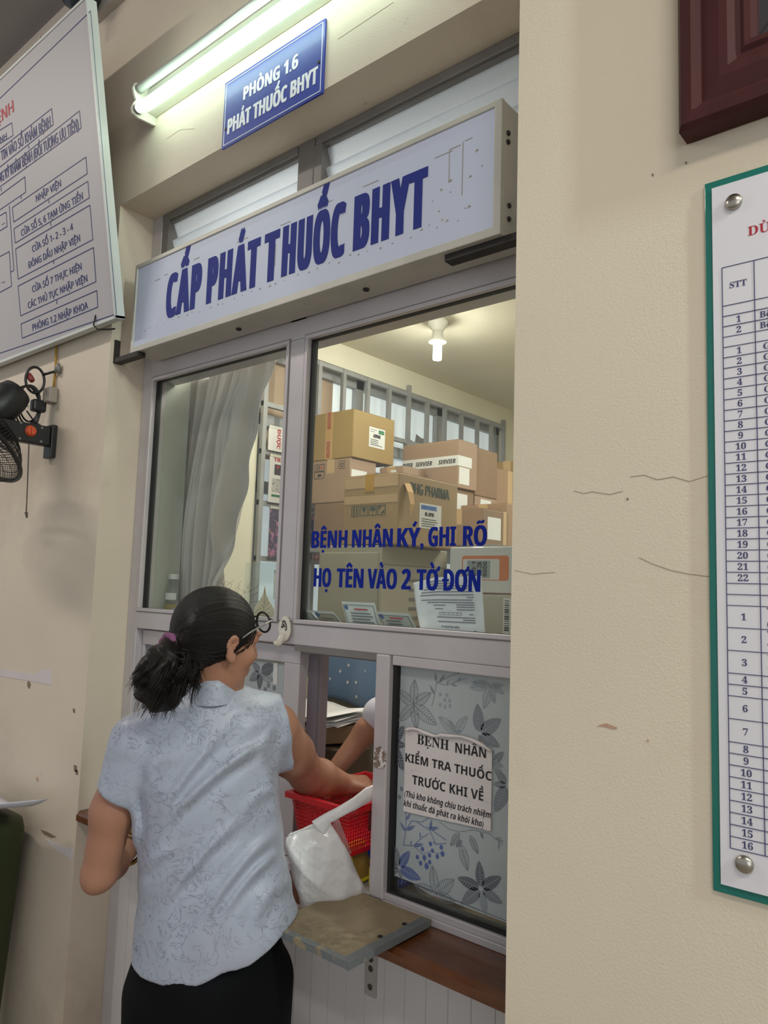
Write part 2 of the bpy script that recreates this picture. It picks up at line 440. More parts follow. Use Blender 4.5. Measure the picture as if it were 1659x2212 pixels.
# sliding sash on the left below the transom
S1 = sempty('sliding_sash', (0, 0, 0)); S1.parent = W1; del S1['kind']
S1.location = (0, 0, 0)
def sb(x0, x1, z0, z1, y0=1.425, y1=1.455, m=None, nm='sash_rail'): return MB().box((x0, y0, z0), (x1, y1, z1)).build(nm, m or M_alu, S1, bevel=.002)
sb(-2.256, -1.491, 1.358, 1.406); sb(-2.256, -1.491, .858, .905); sb(-1.553, -1.491, .905, 1.358, nm='sash_stile'); sb(-2.256, -2.243, .905, 1.358, nm='sash_stile')
# head track, dark, over the opening, and the inner channel left of it
b = MB().box((-1.49, 1.402, 1.395), (-1.196, 1.41, 1.411)).box((-1.49, 1.43, 1.388), (-1.196, 1.436, 1.411)).box((-1.49, 1.402, 1.404), (-1.196, 1.46, 1.411))
b.build('head_track', M_alud, W1)
MB().box((-1.491, 1.458, .86), (-1.455, 1.50, 1.405)).box((-1.449, 1.462, .86), (-1.444, 1.468, 1.405)).build('channel', mat('channel_grey', (122, 114, 122), .5, metal=.2), W1)
# sash stile right of the opening, paint torn off in one place
po = bar(-1.196, -1.154, .852, 1.411, y0=YF-.004, y1=1.45, name='sash_stile')
M_tear = mat('torn_sticker', (120, 104, 92), .8, var=.25, scale=60, stain=[((214, 206, 204), 70, .50, .54, 1.0)])
MB().prism([onY(u, v, YF-.005) for u, v in [(809, 1618), (821, 1612), (834, 1626), (834, 1650), (828, 1660), (812, 1658), (807, 1654)]], (0, -.0008, 0)).build('torn_sticker', M_tear, po)
# right sash: seal, glass and bottom track
MB().box((-1.154, 1.412, .868), (-1.143, 1.44, 1.395)).box((-1.154, 1.412, .866), (XR, 1.44, .873)).build('rubber_seal', M_seal, W1)
MB().box((-1.15, 1.402, 1.388), (XR, 1.44, 1.411)).build('sash_rail', M_alu, W1, bevel=.002)
MB().box((-1.154, 1.398, .836), (XR, 1.46, .852)).box((-1.154, 1.402, .852), (XR, 1.412, .867)).build('bottom_track', M_alu, W1, bevel=.002)
MB().box((-2.258, 1.398, .836), (-1.154, 1.46, .856)).build('bottom_track', M_alu, W1, bevel=.002)
gr = MB().box((-1.143, 1.426, .873), (XR, 1.430, 1.39)).build('glass_pane', M_glass, W1)
gl2 = MB().box((-2.243, 1.436, .905), (-1.553, 1.440, 1.358)).build('glass_pane', M_glass, S1)
# white grooved panelling below the sill
def panel(x0, x1, z0, z1, step=.0587):
    mb = MB(); x = x0; prof = []
    while x < x1-1e-6:
        prof += [(x, YF+.004), (x+.0012, YF), (min(x+step-.0012, x1), YF), (min(x+step, x1), YF+.004)]; x += step
    n = len(prof)
    V = [(p[0], p[1], z0) for p in prof]+[(p[0], p[1], z1) for p in prof]
    return mb.add(V, [(i, i+1, n+i+1, n+i) for i in range(n-1)]).box((x0, YF+.004, z0), (x1, YF+.03, z1))
panel(-2.258, XR, .02, .80).build('panelling', M_pvc, W1)
MB().box((-2.258, YF-.002, 0), (XR, YF+.03, .02)).build('bottom_rail', M_alu, W1)
for z in (2.10, 1.53): MB().tube([(-2.282, 1.562, z-.05), (-2.282, 1.562, z+.03)], .009, 12).tube([(-2.282, 1.562, z+.03), (-2.282, 1.562, z+.055)], .006, 10).box((-2.30, 1.5605, z-.05), (-2.27, 1.564, z+.02)).build('hinge', M_alud, W1)
# grey cement-coloured reveal behind the stile
struct(MB().box((-2.316, 1.445, .86), (-2.262, 1.56, 2.90)).build('trim_2', mat('reveal_paint', (176, 178, 168), .7, var=.05)))

# blue words stuck on the right pane
M_blue = mat('blue_vinyl', (20, 40, 140), .6, var=.03, spec=.1)
b = MB(); n = (0, -1, 0); yt = 1.4172
for (s, x0, x1, zb) in [('BỆNH', -1.445, -1.314, 1.671), ('NHÂN', -1.298, -1.163, 1.671), ('KÝ,', -1.149, -1.068, 1.671), ('GHI', -1.055, -.976, 1.671), ('RÕ', -.957, -.893, 1.671)]:
    put_text(b, s, (x0*1.008, yt, zb), (x1*1.008, yt, zb), .0455, n, bold=.035, t=.0006)
for (s, x0, x1) in [('HỌ', -1.431, -1.367), ('TÊN', -1.347, -1.254), ('VÀO', -1.241, -1.146), ('2', -1.132, -1.103), ('TỜ', -1.086, -1.018), ('ĐƠN', -1.012, -.908)]:
    put_text(b, s, (x0*1.008, yt, 1.568), (x1*1.008, yt, 1.568), .049, n, bold=.035, t=.0006)
plabel(b.build('lettering', M_blue, pr), 'blue stick-on lettering')

# transom light over the sign: glass louvres
W2 = sempty('window_2', (-1.5, 1.43, 2.5))
M_louv = glass('louvre_glass', (240, 244, 246), 1.2, .80, (214, 219, 224))
for (x0, x1) in ((-2.25, -1.562), (-1.495, XR)):
    for k in range(7):
        z = 2.35+.068*k
        MB().prism([(x0, 1.448, z), (x0, 1.452, z+.003), (x0, 1.424, z+.072), (x0, 1.420, z+.069)], (x1-x0, 0, 0)).build('glass_louvre', M_louv, W2)
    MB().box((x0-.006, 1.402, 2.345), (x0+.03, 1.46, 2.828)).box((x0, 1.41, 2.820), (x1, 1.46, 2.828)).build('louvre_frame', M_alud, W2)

# ------------------------------------------------------------------ sill, shelf, bracket
M_sill = mat('varnished_wood', (98, 57, 32), .32, var=.22, scale=5, aniso=(2, 14, 14), coat=.3, bump=.1, bscale=30, stain=[((190, 150, 110), 24, .72, .76, .6)])
s = MB().prism([(XL, 1.275, .800), (XL, 1.266, .806), (XL, 1.266, .824), (XL, 1.278, .834), (XL, 1.41, .836), (XL, 1.41, .800)], (XR-XL, 0, 0))
struct(s.build('trim_3', M_sill))
sh = empty('counter_shelf', (-1.20, 1.25, .836), 'worn plywood pass-through shelf with taped edges under the white plastic bag', 'shelf')
M_ply = mat('worn_plywood', (142, 126, 100), .6, var=.16, scale=7, bump=.3, bscale=70, stain=[((92, 78, 62), 6, .52, .66, .75), ((176, 160, 130), 11, .6, .7, .5)])
M_tape = mat('grey_tape', (104, 108, 110), .4, var=.12, scale=16, bump=.3, stain=[((150, 134, 104), 20, .56, .62, .9)])
SX0, SX1, SY0, SY1 = -1.25, -1.008, 1.125, 1.392
MB().box((SX0, SY0, .844), (SX1, SY1, .855)).build('board', M_ply, sh, bevel=.002)
MB().box((SX0, SY0-.0015, .8425), (SX1, SY0, .8565)).box((SX0, SY0-.0015, .855), (SX1, SY0+.014, .8566)).box((SX1, SY0-.0015, .8425), (SX1+.0015, SY1-.01, .8565)).box((SX1-.02, SY0, .855), (SX1+.0015, SY1-.01, .8566)).build('edge_tape', M_tape, sh)
for x, y in ((-1.035, 1.33), (-1.035, 1.25)): MB().lathe((x, y, .855), (0, 0, 1), [(.006, 0), (.0055, .002), (.001, .0026)], 12).build('screw', M_seal, sh)
br = MB().box((-1.197, 1.394, .634), (-1.164, 1.400, .80)).box((-1.197, 1.18, .836), (-1.164, 1.394, .844)).box((-1.197, 1.39, .795), (-1.164, 1.400, .835))
M_brk = mat('bracket_paint', (168, 160, 154), .6, var=.1, scale=20, stain=[((40, 30, 26), 42, .66, .69, 1), ((120, 70, 46), 30, .63, .68, .8)])
bo = br.build('bracket', M_brk, sh, bevel=.001)
for z in (.716, .695, .655): MB().lathe((-1.18, 1.3935, z), (0, -1, 0), [(.007, 0), (.007, .0008)], 14).build('hole', M_scuff, bo)

# hook stuck on the frame
hk = empty('adhesive_hook', (-1.525, 1.395, 1.42), 'white oval plastic hook stuck where mullion meets rail, bearing a zebra head', 'hook')
M_hook = mat('hook_plastic', (226, 220, 206), .25, var=.03, coat=.4)
P = []
for k in range(28):
    a = 2*math.pi*k/28; x = math.sin(a); z = math.cos(a)
    P.append((-1.522+.024*x*(1 if z < 0 else .95), 1.396, 1.452+.034*z))
MB().prism(P, (0, -.005, 0)).build('backplate', M_hook, hk, bevel=.0015)
MB().tube([(-1.526, 1.393, 1.437), (-1.527, 1.386, 1.423), (-1.528, 1.379, 1.412), (-1.528, 1.372, 1.411), (-1.528, 1.367, 1.418)], [.011, .010, .009, .008, .006], 12).build('hook_arm', M_hook, hk, smooth=True)
z0 = 1.462; x0 = -1.522
hp = [(-.011, .016), (-.008, .010), (-.001, .013), (.004, .010), (.010, .000), (.011, -.012), (.006, -.016), (.004, -.008), (.000, -.004), (-.006, -.008), (-.010, -.009), (-.012, -.005), (-.008, .002), (-.0085, .008)]
MB().prism([(x0+a, 1.3908, z0+b) for a, b in hp], (0, -.0006, 0)).build('zebra_print', M_scuff, hk)
b = MB()
for a, c in (((-.004, .008), (-.001, .003)), ((.000, .007), (.003, .001)), ((.003, .004), (.006, -.004)), ((-.007, -.002), (-.003, -.001)), ((.005, -.003), (.008, -.010))): b.strip((x0+a[0], 1.3902, z0+a[1]), (x0+c[0], 1.3902, z0+c[1]), .0014, (0, -1, 0))
b.build('zebra_stripe', M_hook, hk)
# ------------------------------------------------------------------ light box sign
M_box = mat('sign_case', (186, 182, 172), .5, metal=.15, var=.07, scale=10, stain=[((90, 80, 66), 18, .64, .76, .7)])
M_face = mat('sign_face', (192, 198, 216), .45, var=.02, scale=2, spec=.25, stain=[((150, 146, 136), 34, .76, .78, .7)])
M_navy = mat('navy_vinyl', (40, 50, 128), .6, var=.03, spec=.15)
YS = 1.29
sx0, sx1, sz0, sz1 = -2.2180, -0.7990, 2.3149, 2.6186
sg = empty('light_box_sign', (-1.5, 1.34, sz0), 'long white box sign with big navy words mounted across the window recess', 'sign')
MB().box((sx0, YS+.006, sz0), (sx1, 1.392, sz1)).build('case', M_box, sg, bevel=.003)
b = MB().box((sx0, YS-.004, sz0), (sx1, YS+.008, sz0+.02)).box((sx0, YS-.004, sz1-.014), (sx1, YS+.008, sz1)).box((sx0, YS-.004, sz0), (sx0+.012, YS+.008, sz1)).box((sx1-.018, YS-.004, sz0), (sx1, YS+.008, sz1))
b.build('frame', M_box, sg, bevel=.002)
fc = MB().box((sx0+.01, YS, sz0+.015), (sx1-.015, YS+.006, sz1-.01)).build('face', M_face, sg)
b = MB()
for s, x0, x1 in (('CẤP', -2.0286, -1.8455), ('PHÁT', -1.8174, -1.5782), ('T', -1.5605, -1.4981), ('HUỐC', -1.4856, -1.2515), ('BHYT', -1.2234, -0.9956)):
    put_text(b, s, (x0, YS, 2.3939), (x1, YS, 2.3939), 0.1415, (0, -1, 0), bold=.042, t=.001, gap=.13)
b.build('lettering', M_navy, sg)
# remains of old lettering: short grey dashes
b = MB()
for (x, z, l) in [(-2.02, 2.50, .03), (-1.97, 2.505, .02), (-1.82, 2.515, .03), (-1.62, 2.512, .05), (-1.44, 2.506, .04), (-1.3, 2.515, .05), (-1.15, 2.515, .05), (-.94, 2.51, .05), (-.90, 2.515, .03), (-.86, 2.52, .02)]: x, z = x*1.0403, 1.57+(z-1.57)*1.0403; b.strip((x, YS, z), (x+l, YS, z), .0015, (0, -1, 0))
for (x, z0, z1) in [(-.90, 2.44, 2.515), (-.865, 2.40, 2.52), (-1.455, 2.40, 2.46), (-1.68, 2.37, 2.39)]: b.strip((x*1.0403, YS, 1.57+(z0-1.57)*1.0403), (x*1.0403, YS, 1.57+(z1-1.57)*1.0403), .0015, (0, -1, 0))
for i in range(34):
    x = -2.14+.0375*i+rnd.uniform(-.012, .012); z = 2.381+rnd.uniform(-.006, .005); s = rnd.uniform(.002, .006)
    b.prism([(x, YS, z), (x+s*1.6, YS, z+s*.2), (x+s, YS, z+s)], (0, -.0006, 0))
for i in range(12):
    x = rnd.uniform(-1.0, -.83); z = rnd.uniform(2.39, 2.54); s = rnd.uniform(.003, .008)
    b.prism([(x, YS, z), (x+s*1.4, YS, z+s*.3), (x+s*.6, YS, z+s)], (0, -.0006, 0))
b.build('glue_marks', mat('old_glue', (150, 142, 124), .7, var=.2), sg)
M_iron = mat('dark_iron', (52, 48, 46), .6, metal=.4, var=.2, scale=30)
MB().box((XL, 1.283, 2.2989), (XL+.15, 1.312, 2.3149)).box((XL, 1.283, 2.2989), (XL+.006, 1.302, 2.3799)).build('bracket', M_iron, sg)
MB().box((-.95, 1.30, 2.2989), (XR-.002, 1.33, 2.3149)).build('bracket', M_iron, sg)
for x in (-1.72, -1.22): MB().lathe((x, 1.34, sz0), (0, 0, -1), [(.008, 0), (.008, .005), (.004, .007)], 10).build('screw', M_iron, sg)
for z in (2.52, 2.50, 2.36, 2.33): MB().lathe((sx1, 1.312 if z > 2.45 else 1.32, z+.03), (1, 0, 0), [(.006, 0), (.005, .004)], 10).build('screw', M_iron, sg)

# ------------------------------------------------------------------ fluorescent fixture
M_white = mat('white_metal', (216, 214, 200), .5, var=.04)
M_lit = mat('lit_tube', (240, 255, 250), .3, emit=((222, 255, 236), 11.5))
M_dead = mat('unlit_tube', (214, 222, 214), .18, coat=.5)
fx = empty('tube_light', (-1.55, YW, 3.19), 'twin tube light over the recess, only its lower tube lit', 'light')
tx0, tx1 = -2.125, -.925
MB().box((tx0-.012, 1.232, 3.098), (tx1+.012, 1.27, 3.178)).build('batten', M_white, fx, bevel=.004)
for x in (tx0, tx1):
    d = -1 if x == tx0 else 1
    P = [(x, y, z) for y, z in ((1.27, 3.070), (1.205, 3.066), (1.186, 3.072), (1.180, 3.088), (1.185, 3.106), (1.194, 3.122), (1.186, 3.138), (1.180, 3.158), (1.186, 3.176), (1.21, 3.186), (1.27, 3.186))]
    MB().prism(P, (.008*d, 0, 0)).build('end_plate', M_white, fx)
for z, y, m, nm in ((3.160, 1.200, M_dead, 'unlit_tube'), (3.088, 1.198, M_lit, 'lit_tube')):
    tb = MB().tube([(tx0+.012, y, z), (tx1-.012, y, z)], .0140, 20).build(nm, m, fx, smooth=True)
    for x in (tx0+.001, tx1-.013): MB().tube([(x, y, z), (x+.012, y, z)], .0147, 16).build('end_cap', M_alud, tb)

# ------------------------------------------------------------------ room number sign
M_signblue = mat('enamel_blue', (48, 62, 150), .32, var=.1, scale=5, coat=.08, spec=.35, stain=[((150, 160, 200), 40, .71, .74, .5)])
M_signwhite = mat('sign_white', (226, 228, 232), .35, var=.03)
rs = empty('room_sign', (-1.52, 1.265, 2.84), 'small blue room number sign below the tube light', 'sign')
rx0, rx1, rz0, rz1 = -1.745, -1.327, 2.842, 3.050
MB().box((rx0, 1.262, rz0), (rx1, 1.268, rz1)).build('plate', M_signblue, rs)
b = MB(); e = .008; n = (0, -1, 0); yy = 1.262
for a, c in (((rx0+e, rz0+e), (rx1-e, rz0+e)), ((rx1-e, rz0+e), (rx1-e, rz1-e)), ((rx1-e, rz1-e), (rx0+e, rz1-e)), ((rx0+e, rz1-e), (rx0+e, rz0+e))):
    b.strip((a[0], yy, a[1]), (c[0], yy, c[1]), .0022, n)
put_text(b, 'PHÒNG 1.6', (-1.655, yy, 2.957), (-1.425, yy, 2.957), .040, n, bold=.035)
put_text(b, 'PHÁT THUỐC BHYT', (-1.722, yy, 2.878), (-1.347, yy, 2.878), .047, n, bold=.035)
b.build('lettering', M_signwhite, rs)
for x, z in ((-1.73, 2.90), (-1.345, 2.935)): MB().lathe((x, 1.262, z), (0, -1, 0), [(.005, 0), (.004, .002)], 10).build('screw', M_iron, rs)

# ------------------------------------------------------------------ leaning notice board on the left wall
M_board = mat('board_face', (176, 172, 174), .5, var=.02, scale=2, stain=[((140, 130, 124), 4, .62, .85, .2)])
M_boardedge = mat('board_edge', (206, 210, 206), .4, var=.05)
M_ink = mat('navy_ink', (38, 44, 104), .5)
M_red = mat('red_ink', (170, 44, 56), .5)
BX0, BX1 = -4.15, -2.205
P0 = np.array([BX1, 1.222, 2.42]); P1 = np.array([BX1, 1.046, 3.428])
ey = (P1-P0)/np.linalg.norm(P1-P0); bn = np.cross(np.array([1.0, 0, 0]), ey)   # points at the hall
nb = empty('notice_board', (-3.0, 1.25, 2.42), 'large white board of hospital steps leaning from the left wall', 'board')
th = -bn*.026
q = lambda x, s: P0+np.array([x-BX1, 0, 0])+ey*s
H = np.linalg.norm(P1-P0)
MB().prism([q(BX0, 0), q(BX1-.006, 0), q(BX1-.006, H), q(BX0, H)], th).build('panel', M_board, nb)
b = MB().prism([q(BX1-.008, -.004)+bn*.003, q(BX1, -.004)+bn*.003, q(BX1, H+.004)+bn*.003, q(BX1-.008, H+.004)+bn*.003], th*1.3)
b.prism([q(BX0, -.005)+bn*.003, q(BX1, -.005)+bn*.003, q(BX1, .004)+bn*.003, q(BX0, .004)+bn*.003], th*1.3)
b.prism([q(BX0, H-.004)+bn*.003, q(BX1, H-.004)+bn*.003, q(BX1, H+.004)+bn*.003, q(BX0, H+.004)+bn*.003], th*1.3)
b.build('edging', M_boardedge, nb)
def bp(x, y): return onP(x/3.686, 150+y/3.686, P0, bn)+bn*.0004
def bpf(u, v): return onP(u, v, P0, bn)+bn*.0004
lines = MB(); W = .0028
def seg(a, c, w=W): lines.strip(bp(*a), bp(*c), w, bn)
def poly(*pts):
    for a, c in zip(pts[:-1], pts[1:]): seg(a, c)
lines.strip(bpf(196, 24), bpf(252, 678), W, bn); lines.strip(bpf(252, 678), bpf(0, 763), W, bn); lines.strip(bpf(196, 24), bpf(0, 213), W, bn)
poly((0, 485), (95, 425), (105, 525), (0, 592)); poly((0, 638), (412, 312), (424, 440), (0, 778))
poly((0, 832), (633, 330), (647, 465), (0, 935)); poly((0, 1002), (200, 855), (205, 978), (0, 1118))
poly((100, 1100), (685, 697), (695, 830), (110, 1215), (100, 1100)); poly((112, 1268), (700, 890), (712, 1022), (122, 1383), (112, 1268))
poly((125, 1430), (717, 1080), (740, 1355), (145, 1670), (125, 1430)); poly((145, 1725), (745, 1418), (765, 1690), (165, 1962), (145, 1725))
poly((168, 2027), (772, 1760), (780, 1892), (178, 2140), (168, 2027)); poly((0, 1166), (50, 1135), (58, 1250), (0, 1285))
poly((75, 1085), (112, 1600), (88, 1612)); poly((0, 1490), (75, 1450), (93, 1725), (0, 1775))
for a in ((228, 605, 230, 632), (390, 1040, 391, 1066), (405, 1218, 406, 1247), (428, 1520, 430, 1550), (453, 1838, 455, 1868), (10, 940, 12, 968), (168, 1003, 170, 1032)): seg(a[:2], a[2:], .0036)
lines.build('ruled_lines', M_ink, nb)
tx = MB()
def bt(s, a, c, top, mb=tx, bold=.0):
    p0, p1, pt = bp(*a), bp(*c), bp(*top)
    cap = abs(np.dot(pt-p1, ey)); put_text(mb, s, p0, p1, cap, bn, 'thin', bold=bold+.022, t=.0006)
bt('TIN VÀO SỔ KHÁM BỆNH', (12, 728), (405, 450), (402, 366)); bt('NG KÝ KHÁM BỆNH (ĐỐI TƯỢNG ƯU TIÊN)', (-4, 905), (628, 470), (622, 386))
bt('NHẬP VIỆN', (290, 1057), (488, 930), (487, 873)); bt('CỬA SỐ 5, 6 TẠM ỨNG TIỀN', (172, 1330), (662, 1032), (660, 975))
bt('CỬA SỐ 1- 2 - 3 - 4', (260, 1457), (584, 1275), (581, 1220)); bt('ĐÓNG DẤU NHẬP VIỆN', (228, 1585), (640, 1367), (638, 1310))
bt('CỬA SỐ 7 THỰC HIỆN', (260, 1777), (652, 1592), (648, 1538)); bt('CÁC THỦ TỤC NHẬP VIỆN', (226, 1905), (698, 1687), (695, 1632))
bt('PHÒNG 1.2 NHẬP KHOA', (262, 2082), (703, 1903), (700, 1846)); bt('ỆNH', (-18, 598), (55, 552), (53, 505))
bt('N ...', (-25, 1262), (40, 1226), (38, 1185)); bt('N ...', (-22, 1722), (40, 1692), (38, 1650))
tx.build('lettering', M_ink, nb)
rd = MB(); bt('ỆNH', (-18, 440), (112, 335), (108, 240), rd, .02); rd.build('heading', M_red, nb)
# wire hooks that hold the foot of the board
for x in (-2.33, -2.40):
    if x < -2.35: continue
    MB().tube([(x, 1.217, 2.45), (x, 1.212, 2.415), (x+.004, 1.225, 2.402), (x+.03, 1.25, 2.404), (x+.04, 1.268, 2.410)], .0028, 8).build('wire_hook', M_iron, nb, smooth=True)

# dark knob-ended fitting above the board
df = empty('wall_fitting', (-2.66, 1.2, 3.64), 'dark rounded wall fitting with a drooping spike above the white board', 'fitting')
c = onY(170, 4, 1.17)
MB().lathe(c+np.array([0, 0, .10]), (0, 0, -1), [(.02, 0), (.06, .02), (.075, .06), (.06, .10), (.03, .125), (.016, .135)], 20).build('body', mat('fitting_blue_black', (38, 44, 54), .35, var=.1), df, smooth=True)
MB().tube([c+np.array([-.01, 0, -.035]), c+np.array([-.01, 0, -.075]), c+np.array([-.008, 0, -.10])], [.014, .010, .006], 10).build('spike', M_iron, df, smooth=True)
MB().box(c+np.array([-.02, 0, .06]), (c[0]+.02, YW, c[2]+.09)).build('stem', M_iron, df)

# ------------------------------------------------------------------ price board with green rim on the pillar
M_teal = mat('green_acrylic', (26, 112, 100), .3, var=.03, coat=.2)
M_bwhite = mat('white_acrylic', (220, 216, 220), .3, var=.015, coat=.2)
M_gink = mat('slate_ink', (66, 66, 104), .5)
M_steel = mat('brushed_steel', (178, 172, 160), .28, metal=1, var=.1, scale=30)
gb = empty('price_board', (.05, YP, 1.174), 'white printed price table board with a teal green rim on right wall', 'board')
MB().box((-.336, YP-.006, 1.174), (.42, YP-.001, 2.188)).build('backing', M_teal, gb, bevel=.001)
gp = MB().box((-.3245, YP-.010, 1.1865), (.409, YP-.006, 2.1755)).build('panel', M_bwhite, gb)
yy = YP-.0101; n = (0, -1, 0)
zof = lambda v: onY(1568, v, YP-.01)[2]
R2 = [577, 660.5] + [550+z/3.157 for z in (420, 490, 562, 632, 703, 775, 847, 917, 990, 1062, 1135, 1206, 1279, 1351, 1424, 1498, 1572, 1645, 1718, 1793, 1866, 1940, 2015, 2090, 2165)] + [1220+z/2.95 for z in (117, 187, 257, 398, 542, 686, 757, 830, 975, 1122, 1194, 1268, 1344, 1418, 1493, 1569, 1645, 1721, 1797)]
Z = [zof(v) for v in R2]
Z = [z for i, z in enumerate(Z)]
labels = ['STT', '', '1', '2', '']+[str(i) for i in range(1, 22)]
seq = ['STT', '', '1', '2', '']+[str(i) for i in range(1, 23)]+['', '']+[str(i) for i in range(1, 17)]
tl, tc = -.3115, -.2685
b = MB()
for z in Z: b.strip((tl, yy, z), (.39, yy, z), .0009, n)
for x in (tl, tc, .17, .39): b.strip((x, yy, Z[0]), (x, yy, Z[-1]), .001, n)
b.build('ruled_lines', M_gink, gb)
tm = MB(); second = 0; cnt = 0
firstcol = {6: 'Giường', }
for i, s in enumerate(seq):
    if i+1 >= len(Z): break
    zt, zb_ = Z[i], Z[i+1]; h = zt-zb_; cap = .0088
    zc = (zt+zb_)/2-cap/2
    if s:
        w = text_geo(s, 'serif')[2]*cap; cx = (tl+tc)/2+(0 if i else 0)
        put_text(tm, s, (cx-w/2, yy, zc), (cx+w/2, yy, zc), cap, n, 'serif', .0004)
    if 2 <= i <= 3: rows = [('Bệnh', zc, 0)]
    elif 5 <= i <= 26: rows = [('Giường', zc, .004)]
    elif i >= 29:
        k = i-28
        w2 = {1: ('Th', '(C'), 2: ('Th', 'Th'), 3: ('Th', 'Tr'), 6: ('Đ', 'C'), 7: ('Đ', 'C')}.get(k)
        if w2: rows = [(w2[0], zc+.0095, .002), (w2[1], zc-.0075, .002)]
        else: rows = [({4: 'T', 5: 'T', 8: 'T', 9: 'C', 10: 'T', 11: 'N', 12: 'N', 13: 'B', 14: 'B', 15: 'B', 16: 'B'}.get(k, 'T'), zc, .003)]
    else: rows = []
    for s2, z2, dx in rows:
        w = text_geo(s2, 'serif')[2]*cap; put_text(tm, s2, (tc+.006+dx, yy, z2), (tc+.006+dx+w, yy, z2), cap, n, 'serif', .0004)
tm.build('lettering', M_gink, gb)
t2 = MB(); p0 = onY(1616, 510, YP-.0101); cap = .0135; w = text_geo('DÙNG', 'serif')[2]*cap
put_text(t2, 'DÙNG', p0, p0+np.array([w, 0, 0]), cap, n, 'serif', .0004); t2.build('heading', M_red, gb)
for (x, z) in ((-.2935, 2.1435), (-.2935, 1.2205), (.375, 2.1435), (.375, 1.2205)):
    MB().lathe((x, YP-.010, z), (0, -1, 0), [(.0112, 0), (.0118, .004), (.0105, .0065), (.004, .008), (.0005, .0082)], 24).build('stud', M_steel, gb, smooth=True)

# ------------------------------------------------------------------ dark picture frame above it
M_mahog = mat('mahogany', (70, 36, 36), .58, var=.16, scale=3, aniso=(6, 6, 1), spec=.2)
pf = empty('picture_frame', (.05, YP, 2.262), 'dark mahogany moulded picture frame hanging above the green rimmed board', 'picture')
def sweep(x0, x1, z0, z1, prof):
    mb = MB(); rings = []
    for (i, y) in prof: rings.append([(x0+i, y, z0+i), (x1-i, y, z0+i), (x1-i, y, z1-i), (x0+i, y, z1-i)])
    V = [p for r in rings for p in r]; F = []
    for a in range(len(rings)-1):
        for k in range(4): F.append((a*4+k, a*4+(k+1) % 4, a*4+4+(k+1) % 4, a*4+4+k))
    return mb.add(V, F)
px0, px1, pz0, pz1 = -.362, .46, 2.263, 3.35
sweep(px0, px1, pz0, pz1, [(.0, 1.118), (0, 1.082), (.006, 1.073), (.022, 1.070), (.026, 1.078), (.034, 1.081), (.06, 1.074), (.072, 1.074), (.082, 1.082), (.088, 1.083), (.094, 1.078), (.102, 1.079), (.108, 1.092), (.108, 1.108)]).build('moulding', M_mahog, pf)
pic = MB().box((px0+.1, 1.103, pz0+.1), (px1-.1, 1.107, pz1-.1)).build('picture', mat('picture_grey', (66, 62, 68), .3, var=.12, scale=4), pf)
b = MB()
for a, c in (((-.26, 2.375), (-.17, 2.48)), ((-.235, 2.52), (-.225, 2.50)), ((-.225, 2.50), (-.205, 2.53)), ((-.2, 2.4), (-.1, 2.47))): b.strip((a[0], 1.1029, a[1]), (c[0], 1.1029, c[1]), .003, (0, -1, 0))
b.build('dark_strokes', mat('picture_dark', (44, 40, 48), .4), pic)
MB().box((-.1, 1.117, 3.2), (.2, 1.12, 3.3)).build('back_batten', M_mahog, pf)

# ------------------------------------------------------------------ wall fan on the left
M_blk = mat('black_plastic', (26, 27, 30), .42, var=.1, bump=.1, bscale=200)
M_wire = mat('guard_wire', (20, 20, 22), .4)
M_org = mat('orange_plastic', (208, 84, 44), .4, var=.05)
ax = -2.655
fn = empty('wall_fan', (ax, YW, 2.04), 'black wire-guarded wall fan on bracket arm with orange knob', 'fan')
mp = MB().box((ax-.045, 1.248, 2.000), (ax+.012, 1.268, 2.12)).build('wall_plate', M_blk, fn, bevel=.003)
arm = MB().box((ax-.03, .99, 2.040), (ax+.004, 1.25, 2.112)).build('arm', M_blk, fn, bevel=.006)
MB().lathe((ax+.004, 1.175, 2.083), (1, 0, 0), [(.0195, 0), (.0195, .003), (.017, .005), (.0165, .011), (.014, .0125)], 28).build('dial', M_org, arm)
MB().box((ax+.014, 1.172, 2.069), (ax+.024, 1.178, 2.097)).build('dial_grip', M_org, arm, bevel=.002)
for y, z in ((1.06, 2.10), (1.06, 2.052), (1.14, 2.106), (1.14, 2.05), (1.215, 2.102), (1.215, 2.052)): MB().lathe((ax+.004, y, z), (1, 0, 0), [(.005, 0), (.004, .002)], 10).build('screw', M_alud, arm)
MB().tube([(ax, 1.175, 2.04), (ax+.002, 1.178, 1.95), (ax+.004, 1.182, 1.83), (ax+.004, 1.183, 1.79)], .0022, 6).tube([(ax+.004, 1.183, 1.795), (ax+.006, 1.186, 1.775)], [.006, .003], 8).build('pull_cord', mat('cord_grey', (92, 82, 76), .8), fn, smooth=True)
fd = np.array([0, -.80, -1.0]); fd /= np.linalg.norm(fd)
FC = np.array([-2.68, 1.10, 2.18])+fd*.19; mc = np.array([-2.705, 1.10, 2.175])                # motor and centre of the guard
MB().lathe(mc-fd*.075, fd, [(.03, 0), (.052, .010), (.061, .04), (.063, .10), (.056, .13), (.034, .175)], 32).build('motor_housing', M_blk, fn, smooth=True)
MB().tube([(ax-.012, 1.03, 2.08), (ax-.014, 1.035, 2.12), mc], [.028, .026, .03], 14).build('neck', M_blk, fn, smooth=True)
gx, gy, _ = _frame(fd)
RG = .205
def gpt(r, h, a): return FC+fd*h+r*(gx*math.cos(a)+gy*math.sin(a))
MB().tube([gpt(RG, 0, 2*math.pi*k/64) for k in range(64)], .0075, 8, closed=True).build('guard_rim', M_blk, fn, smooth=True)
